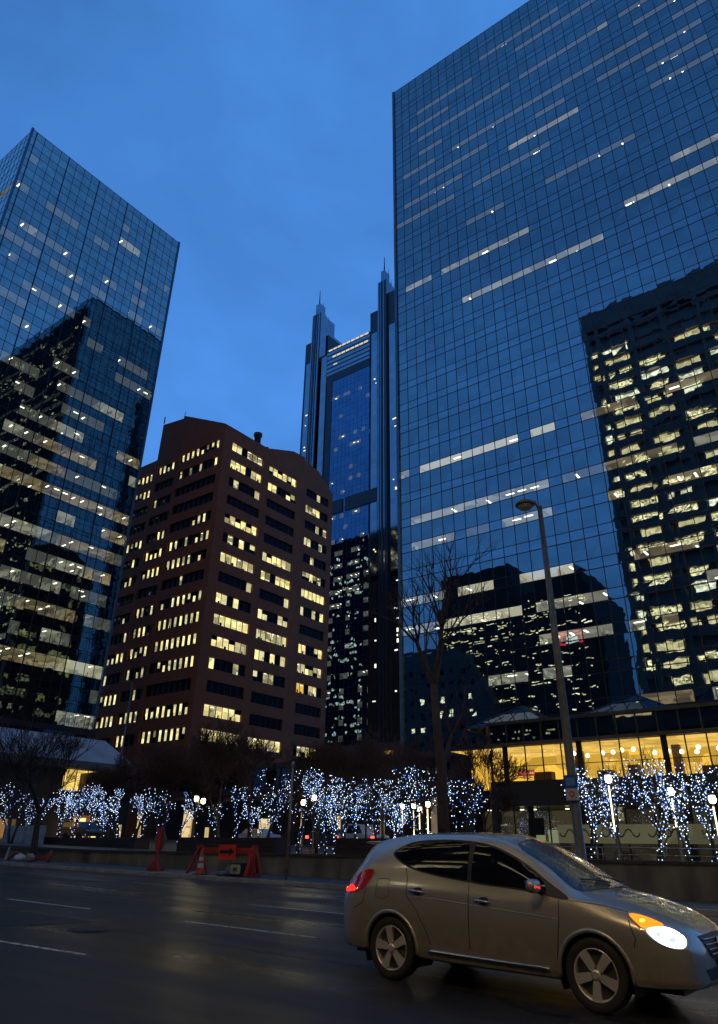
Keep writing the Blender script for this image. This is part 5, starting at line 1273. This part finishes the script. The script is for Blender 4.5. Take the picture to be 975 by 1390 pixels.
for s_ in (-1, 1):
    overlay('window_surround', gline, blackp, .003, 'side', s_)
    overlay('rear_window', [(-.02, 1.385), (.10, 1.462), (.28, 1.515), (.60, 1.545), (.93, 1.547), (1.06, 1.54), (1.10, 1.48), (1.115, 1.30), (1.12, 1.15), (1.09, 1.132), (.80, 1.16), (.56, 1.19), (.32, 1.235), (.10, 1.305)], carglass, .007, 'side', s_)
    overlay('front_window', [(1.19, 1.52), (1.26, 1.528), (1.38, 1.505), (1.62, 1.425), (1.88, 1.305), (2.08, 1.18), (2.14, 1.10), (2.14, 1.06), (2.08, 1.055), (1.79, 1.085), (1.45, 1.105), (1.22, 1.125), (1.18, 1.16), (1.175, 1.34)], carglass, .007, 'side', s_)
    # taillight and headlight
    tl = overlay('tail_light', [(-.33, 1.17), (-.42, 1.185), (-.56, 1.15), (-.72, 1.03), (-.86, .955), (-.90, .90), (-.78, .885), (-.60, .905), (-.46, .96), (-.38, 1.05)], solid('tail_lens_red', (.50, .012, .010), .12, coat=1, amt=.1), .006, 'side', s_)
    overlay('tail_light_lamp', [(-.66, .99), (-.60, .96), (-.60, .93), (-.74, .91), (-.82, .92), (-.74, .985)], emit('tail_lamp', (1, .03, .02), 1.6), .010, 'side', s_, step=.04)
    hl = overlay('headlight', [(3.02, .915), (3.12, .925), (3.30, .885), (3.46, .82), (3.585, .735), (3.60, .67), (3.55, .635), (3.44, .645), (3.30, .70), (3.16, .80), (3.06, .88)], solid('headlamp_housing', (.30, .28, .26), .15, coat=1, amt=.1), .007, 'side', s_, step=.03)
    overlay('indicator_lamp', [(3.06, .905), (3.14, .908), (3.28, .872), (3.38, .825), (3.30, .80), (3.22, .79), (3.15, .83)], emit('amber_lamp', (1, .24, .015), 1.9), .012, 'side', s_, step=.03)
    overlay('headlight_lamp', [(3.24, .785), (3.36, .81), (3.45, .795), (3.55, .735), (3.575, .68), (3.545, .648), (3.44, .655), (3.33, .70)], emit('white_head_lamp', (.82, .95, 1), 5.5), .014, 'side', s_, step=.03)
    overlay('indicator_core', [(3.17, .865), (3.20, .868), (3.22, .855), (3.20, .84), (3.17, .845)], emit('amber_core', (1, .55, .06), 3.0), .017, 'side', s_, step=.03)
    for hx, hz, hr in ((3.35, .750, .018), (3.47, .708, .022)):
        overlay('headlight_lens', [(hx + hr * 1.3 * math.cos(i * .5236), hz + hr * math.sin(i * .5236)) for i in range(12)], emit('lens_core', (.66, .90, .95), 1.0), .0165, 'side', s_, step=.03, smoothpoly=False)
    # seams
    for nm, pa in (('door_seam', [(1.15, 1.10), (1.155, .85), (1.15, .42)]), ('door_seam', [(.20, 1.23), (.24, 1.1), (.25, .92), (.40, .78), (.55, .55), (.60, .42)]), ('door_seam', [(2.30, 1.0), (2.30, .80), (2.24, .42)]),
                   ('bumper_seam', [(-.40, .98), (-.46, .80), (-.62, .72)]), ('bumper_seam', [(3.06, .86), (3.12, .70), (3.10, .62)])):
        strip_on(nm, pa, .0055, blackp, .0, s_)
    strip_on('body_crease', [(.30, .92), (.8, .90), (1.4, .865), (2.0, .83), (2.28, .81)], .006, carpaint, -.002, s_)
    strip_on('sill_trim', [(.58, .355), (1.2, .345), (2.14, .335)], .022, chrome, .004, s_)
    b_ = MB()
    cx, cz = -.14, .98
    strip_on('fuel_flap', [(cx - .1, cz + .11), (cx + .1, cz + .11), (cx + .11, cz - .08), (cx + .02, cz - .12), (cx - .1, cz - .1), (cx - .1, cz + .11)], .003, blackp, .0005, s_) if s_ < 0 else None
    for hx, hz in ((.42, .975), (1.36, .925)):
        y_, _ = ysurf(hx, hz, s_)
        dh = overlay('handle_recess', [(hx - .06, hz + .03), (hx + .04, hz + .04), (hx + .07, hz), (hx + .03, hz - .035), (hx - .05, hz - .03)], blackp, .003, 'side', s_, step=.03)
        b_ = MB(); b_.tube([(hx - .12, y_ + .01 * s_, hz + .006), (hx - .09, y_ + .035 * s_, hz + .004), (hx + .06, y_ + .037 * s_, hz - .004), (hx + .09, y_ + .01 * s_, hz - .006)], [.013, .017, .017, .013], 8); cmb('door_handle', b_, chrome)
    # mirror
    my = ysurf(2.08, 1.06, s_)[0]
    b_ = MB(); b_.tube([(2.10, my, 1.06), (2.08, my + .09 * s_, 1.09)], [.03, .035], 8); mr_ = cmb('mirror', b_, blackp)
    me = bpy.data.meshes.new('mirror_shell'); bm = bmesh.new(); bmesh.ops.create_icosphere(bm, subdivisions=3, radius=1)
    for v in bm.verts:
        c_ = v.co; q_ = Vector((math.copysign(abs(c_.x) ** .7, c_.x), math.copysign(abs(c_.y) ** .75, c_.y), math.copysign(abs(c_.z) ** .7, c_.z)))
        v.co = Vector((2.06 + q_.x * (.085 if q_.x > 0 else .03), my + .17 * s_ + q_.y * .115, 1.125 + q_.z * .072))
    bm.to_mesh(me); bm.free(); me.materials.append(carpaint)
    for p in me.polygons: p.use_smooth = True
    o = bpy.data.objects.new('mirror_shell', me); COL.objects.link(o); o.parent = mr_
    b_ = MB(); b_.box((2.022, my + .17 * s_ - .09, 1.07), (2.028, my + .17 * s_ + .09, 1.18)); cmb('mirror_glass', b_, solid('mirror_silver', (.8, .8, .8), .03, 1.0, amt=.02), mr_)
    b_ = MB(); b_.tube([(2.075, my + .06 * s_ + .215 * s_ - .0, 1.15), (2.12, my + .235 * s_, 1.12), (2.135, my + .14 * s_, 1.11)], [.014, .026, .018], 6); cmb('mirror_red_glint', b_, emit('painted_red_reflection', (1, .05, .03), .9), mr_)  # glowing tube standing in for red light mirrored on the shell
    # wheels
    for wx in (0, WBASE):
        yo = .885 * s_; yi = .66 * s_
        b_ = MB(); prof = [(yi, .20), (yi, .31), (yi + .02 * s_, .332), (yo - .03 * s_, .337), (yo - .008 * s_, .325), (yo, .30), (yo - .004 * s_, .262), (yo - .02 * s_, .236)]
        N = 40; 
        for k, (y_, r_) in enumerate(prof):
            for j in range(N): a_ = 2 * math.pi * j / N; b_.v.append((wx + r_ * math.cos(a_), y_, HUB + r_ * math.sin(a_)))
        for k in range(len(prof) - 1):
            for j in range(N): b_.f.append((k * N + j, k * N + (j + 1) % N, (k + 1) * N + (j + 1) % N, (k + 1) * N + j)); b_.m.append(0); b_.sm.append(True)
        wh = cmb('wheel', b_, tyre)
        b_ = MB(); prof = [(yo - .014 * s_, .240), (yo - .008 * s_, .232), (yo - .03 * s_, .222), (yi + .03 * s_, .205)]
        for k, (y_, r_) in enumerate(prof):
            for j in range(N): a_ = 2 * math.pi * j / N; b_.v.append((wx + r_ * math.cos(a_), y_, HUB + r_ * math.sin(a_)))
        for k in range(len(prof) - 1):
            for j in range(N): b_.f.append((k * N + j, k * N + (j + 1) % N, (k + 1) * N + (j + 1) % N, (k + 1) * N + j)); b_.m.append(0); b_.sm.append(True)
        for k in range(5):
            a0 = rad(90 + 72 * k + (10 if wx == 0 else 33))
            def R2(r_, t_, y_): 
                c_, s__ = math.cos(a0), math.sin(a0); return (wx + r_ * c_ - t_ * s__, y_, HUB + r_ * s__ + t_ * c_)
            w0, w1 = .034, .050
            f_ = yo - .022 * s_; f2 = yo - .012 * s_; bk = yo - .055 * s_
            P = [R2(.04, -w0, f_), R2(.04, w0, f_), R2(.228, w1, f2), R2(.228, -w1, f2), R2(.04, -w0, bk), R2(.04, w0, bk), R2(.228, w1, bk), R2(.228, -w1, bk)]
            nn = len(b_.v); b_.v += P
            for q in ((0, 3, 2, 1), (4, 5, 6, 7), (0, 1, 5, 4), (1, 2, 6, 5), (2, 3, 7, 6), (3, 0, 4, 7)): b_.f.append(tuple(nn + i for i in q)); b_.m.append(0); b_.sm.append(False)
            b_.octa((wx + .062 * math.cos(a0 + .63), yo - .02 * s_, HUB + .062 * math.sin(a0 + .63)), .012, 1)
        b_.tube([(wx, yo - .05 * s_, HUB), (wx, yo - .012 * s_, HUB), (wx, yo - .004 * s_, HUB)], [.055, .05, .03], 20)
        cmb('rim', b_, [solid('alloy_wheel', (.72, .68, .58), .30, .6, amt=.1), blackp], wh)
        b_ = MB(); b_.tube([(wx, yo - .075 * s_, HUB), (wx, yo - .085 * s_, HUB)], [.21, .21], 24); cmb('brake_disc', b_, solid('brake_steel', (.08, .08, .08), .5, .8), wh)
        # arch lip
        b_ = MB(); P = []
        for j in range(33):
            a_ = rad(-22) + rad(224) * j / 32
            x_ = wx + (AR + .004) * math.cos(a_); z_ = HUB + (AR + .004) * math.sin(a_)
            if z_ < .25: continue
            y_, _ = ysurf(x_ , z_, s_); P.append((x_, y_ - .012 * s_, z_))
        b_.tube(P, [.026] * len(P), 8); cmb('wheel_arch', b_, carpaint)
        b_ = MB()
        N = 24
        for k, y_ in enumerate((.90 * s_ - .02 * s_, .50 * s_)):
            for j in range(N + 1): a_ = rad(-25) + rad(230) * j / N; b_.v.append((wx + (AR + .015) * math.cos(a_), y_ * (1 if k else .985), HUB + (AR + .015) * math.sin(a_)))
        for j in range(N): b_.f.append((j, j + 1, N + 2 + j, N + 1 + j)); b_.m.append(0); b_.sm.append(True)
        b_.f.append(tuple(range(N + 1, 2 * N + 2))); b_.m.append(0); b_.sm.append(False)
        cmb('wheel_housing', b_, blackp)
# screens
wsl = []
overlay('windscreen', [(1.72, -.60), (1.66, -.30), (1.64, 0), (1.66, .30), (1.72, .60), (2.10, .655), (2.46, .735), (2.585, .60), (2.64, .30), (2.655, 0), (2.64, -.30), (2.585, -.60), (2.46, -.735), (2.10, -.655)], wetglass, .006, 'top', step=.06)
overlay('rear_screen', [(-.60, 1.42), (.60, 1.42), (.66, 1.12), (.5, 1.08), (-.5, 1.08), (-.66, 1.12)], carglass, .006, 'back', step=.06, smoothpoly=False)
overlay('grille', [(-.48, .74), (0, .755), (.48, .74), (.40, .60), (.30, .54), (-.30, .54), (-.40, .60)], blackp, .006, 'front', step=.05, smoothpoly=False)
b_ = MB()
for z_, w_ in ((.71, .44), (.665, .42), (.62, .38), (.575, .32)):
    P = []
    for i in range(13):
        y_ = -w_ + 2 * w_ * i / 12; h_ = bvh.ray_cast(Vector((6, y_, z_)), Vector((-1, 0, 0))); P.append((h_[0].x + .014, y_, z_))
    b_.tube(P, [.010] * 13, 6)
b_.tube([(3.70, 0, .66), (3.715, 0, .66)], [.07, .06], 20)
cmb('grille_bar', b_, chrome)
overlay('lower_intake', [(-.55, .46), (.55, .46), (.45, .36), (-.45, .36)], blackp, .006, 'front', step=.05, smoothpoly=False)
b_ = MB(); b_.box((3.715, -.17, .47), (3.725, .17, .545)); cmb('number_plate', b_, solid('plate_white', (.5, .5, .5), .4))
strip_on('bonnet_seam', [(2.42, 1.0), (2.8, .975), (3.05, .93)], .004, blackp, .0)
# roof spoiler, roof rails, wipers
b_ = MB(); b_.prism([(-.42, 1.53), (-.62, 1.52), (-.665, 1.505), (-.60, 1.488), (-.42, 1.47)], 1, -.58, .58); cmb('spoiler', b_, carpaint, bevel=.012)
for y0, y1 in ((.0, -.55), (.55, 0)):
    b_ = MB(); P = []
    for i in range(8):
        x_ = 2.58 - .14 * i / 7; y_ = y0 + (y1 - y0) * i / 7; h_ = bvh.ray_cast(Vector((x_, y_, 3)), Vector((0, 0, -1))); P.append(h_[0] + Vector((.01, 0, .02)))
    b_.tube(P, [.009] * 8, 5); cmb('wiper', b_, blackp)
# dark underside and interior floor so nothing shows through the arches
b_ = MB(); b_.box((-.75, -.6, .22), (3.45, .6, .50)); cmb('underbody', b_, blackp)

# ================================================================== NEAR-SIDE STREET LAMPS (lit, behind the viewpoint)
def near_lamp(x, y, lab, power):
    t = empty('street_lamp', (x, y, gz(x) + .13), lab, 'street lamp')
    b = MB(); b.tube([(x, y, gz(x) + .13), (x, y, 8.6)], [.12, .07], 10); b.tube([(x, y, 8.6), (x, y + .5, 8.9), (x, y + 1.6, 8.95)], [.06, .05, .05], 8); b.build('pole', bronze, t)
    b = MB(); b.box((x - .14, y + 1.4, 8.9), (x + .14, y + 2.1, 9.0)); b.build('lamp_head', bronze, t)
    b = MB(); b.box((x - .10, y + 1.5, 8.86), (x + .10, y + 2.05, 8.898)); b.build('lamp_glass', emit('sodium_glow', (1, .62, .24), 60.0, False), t)
    ld = bpy.data.lights.new('sodium_lamp', 'SPOT'); ld.energy = power; ld.color = (1, .66, .30); ld.shadow_soft_size = .15; ld.spot_size = rad(150); ld.spot_blend = .6
    lo = bpy.data.objects.new('lamp_bulb', ld); COL.objects.link(lo); lo.parent = t; lo.location = (0, 1.75, 8.8 - (gz(x) + .13))
near_lamp(-2.5, -1.6, 'lit sodium street lamp on the near pavement behind the viewpoint', 800)
near_lamp(-26.0, -1.6, 'lit sodium street lamp further up the near pavement', 1300)

# ================================================================== SKY AND LIGHT
w = bpy.data.worlds.new('World'); sc.world = w; w.use_nodes = True; nt = w.node_tree; n = nt.nodes; l = nt.links; n.clear()
out = n.new('ShaderNodeOutputWorld'); bg = n.new('ShaderNodeBackground'); l.new(bg.outputs[0], out.inputs[0])
sky = n.new('ShaderNodeTexSky'); sky.sky_type = 'NISHITA'; sky.sun_disc = False
SUN_EL, SUN_AZ = rad(-3.0), rad(200)
sky.sun_elevation = SUN_EL; sky.sun_rotation = SUN_AZ; sky.air_density = 1.4; sky.ozone_density = 4.0
tc = n.new('ShaderNodeTexCoord'); sep = n.new('ShaderNodeSeparateXYZ'); l.new(tc.outputs['Generated'], sep.inputs[0])
ramp = n.new('ShaderNodeValToRGB'); e = ramp.color_ramp.elements
e[0].position = 0.0; e[0].color = (.060, .125, .25, 1); e[1].position = 1.0; e[1].color = (.050, .20, .56, 1)
a_ = e.new(.30); a_.color = (.088, .31, .84, 1); a_ = e.new(.62); a_.color = (.074, .275, .78, 1)
l.new(sep.outputs[2], ramp.inputs[0])
mp = n.new('ShaderNodeMapping'); mp.inputs['Scale'].default_value = (1, 1, 2.2); l.new(tc.outputs['Generated'], mp.inputs[0])
cn = n.new('ShaderNodeTexNoise'); cn.inputs['Scale'].default_value = 1.7; cn.inputs['Detail'].default_value = 7; cn.inputs['Roughness'].default_value = .55; cn.inputs['Distortion'].default_value = .4; l.new(mp.outputs[0], cn.inputs['Vector'])
cm = n.new('ShaderNodeMapRange'); cm.inputs['From Min'].default_value = .35; cm.inputs['From Max'].default_value = .68; cm.inputs['To Min'].default_value = .76; cm.inputs['To Max'].default_value = 1.16; l.new(cn.outputs['Fac'], cm.inputs['Value'])
mu = n.new('ShaderNodeMix'); mu.data_type = 'RGBA'; mu.blend_type = 'MULTIPLY'; mu.inputs[0].default_value = 1; l.new(ramp.outputs[0], mu.inputs[6]); l.new(cm.outputs[0], mu.inputs[7])
ad = n.new('ShaderNodeMix'); ad.data_type = 'RGBA'; ad.blend_type = 'ADD'; ad.inputs[0].default_value = .10; l.new(mu.outputs[2], ad.inputs[6]); l.new(sky.outputs[0], ad.inputs[7])
l.new(ad.outputs[2], bg.inputs[0]); bg.inputs[1].default_value = .98
sd = bpy.data.lights.new('sun', 'SUN'); sd.energy = .03; sd.angle = rad(20); sd.color = (1, .9, .8)
so = bpy.data.objects.new('sun', sd); COL.objects.link(so); so.rotation_euler = (rad(80), 0, rad(160))

sc.view_settings.view_transform = 'Standard'; sc.view_settings.look = 'None'; sc.view_settings.exposure = 0; sc.view_settings.gamma = 1; sc.view_settings.use_curve_mapping = False
sc.render.engine = 'CYCLES'
cy = sc.cycles
cy.max_bounces = 5; cy.diffuse_bounces = 2; cy.glossy_bounces = 3; cy.transmission_bounces = 2; cy.transparent_max_bounces = 6
cy.sample_clamp_indirect = 2.0; cy.sample_clamp_direct = 12.0; cy.caustics_reflective = False; cy.caustics_refractive = False
cy.use_denoising = True; cy.use_light_tree = True
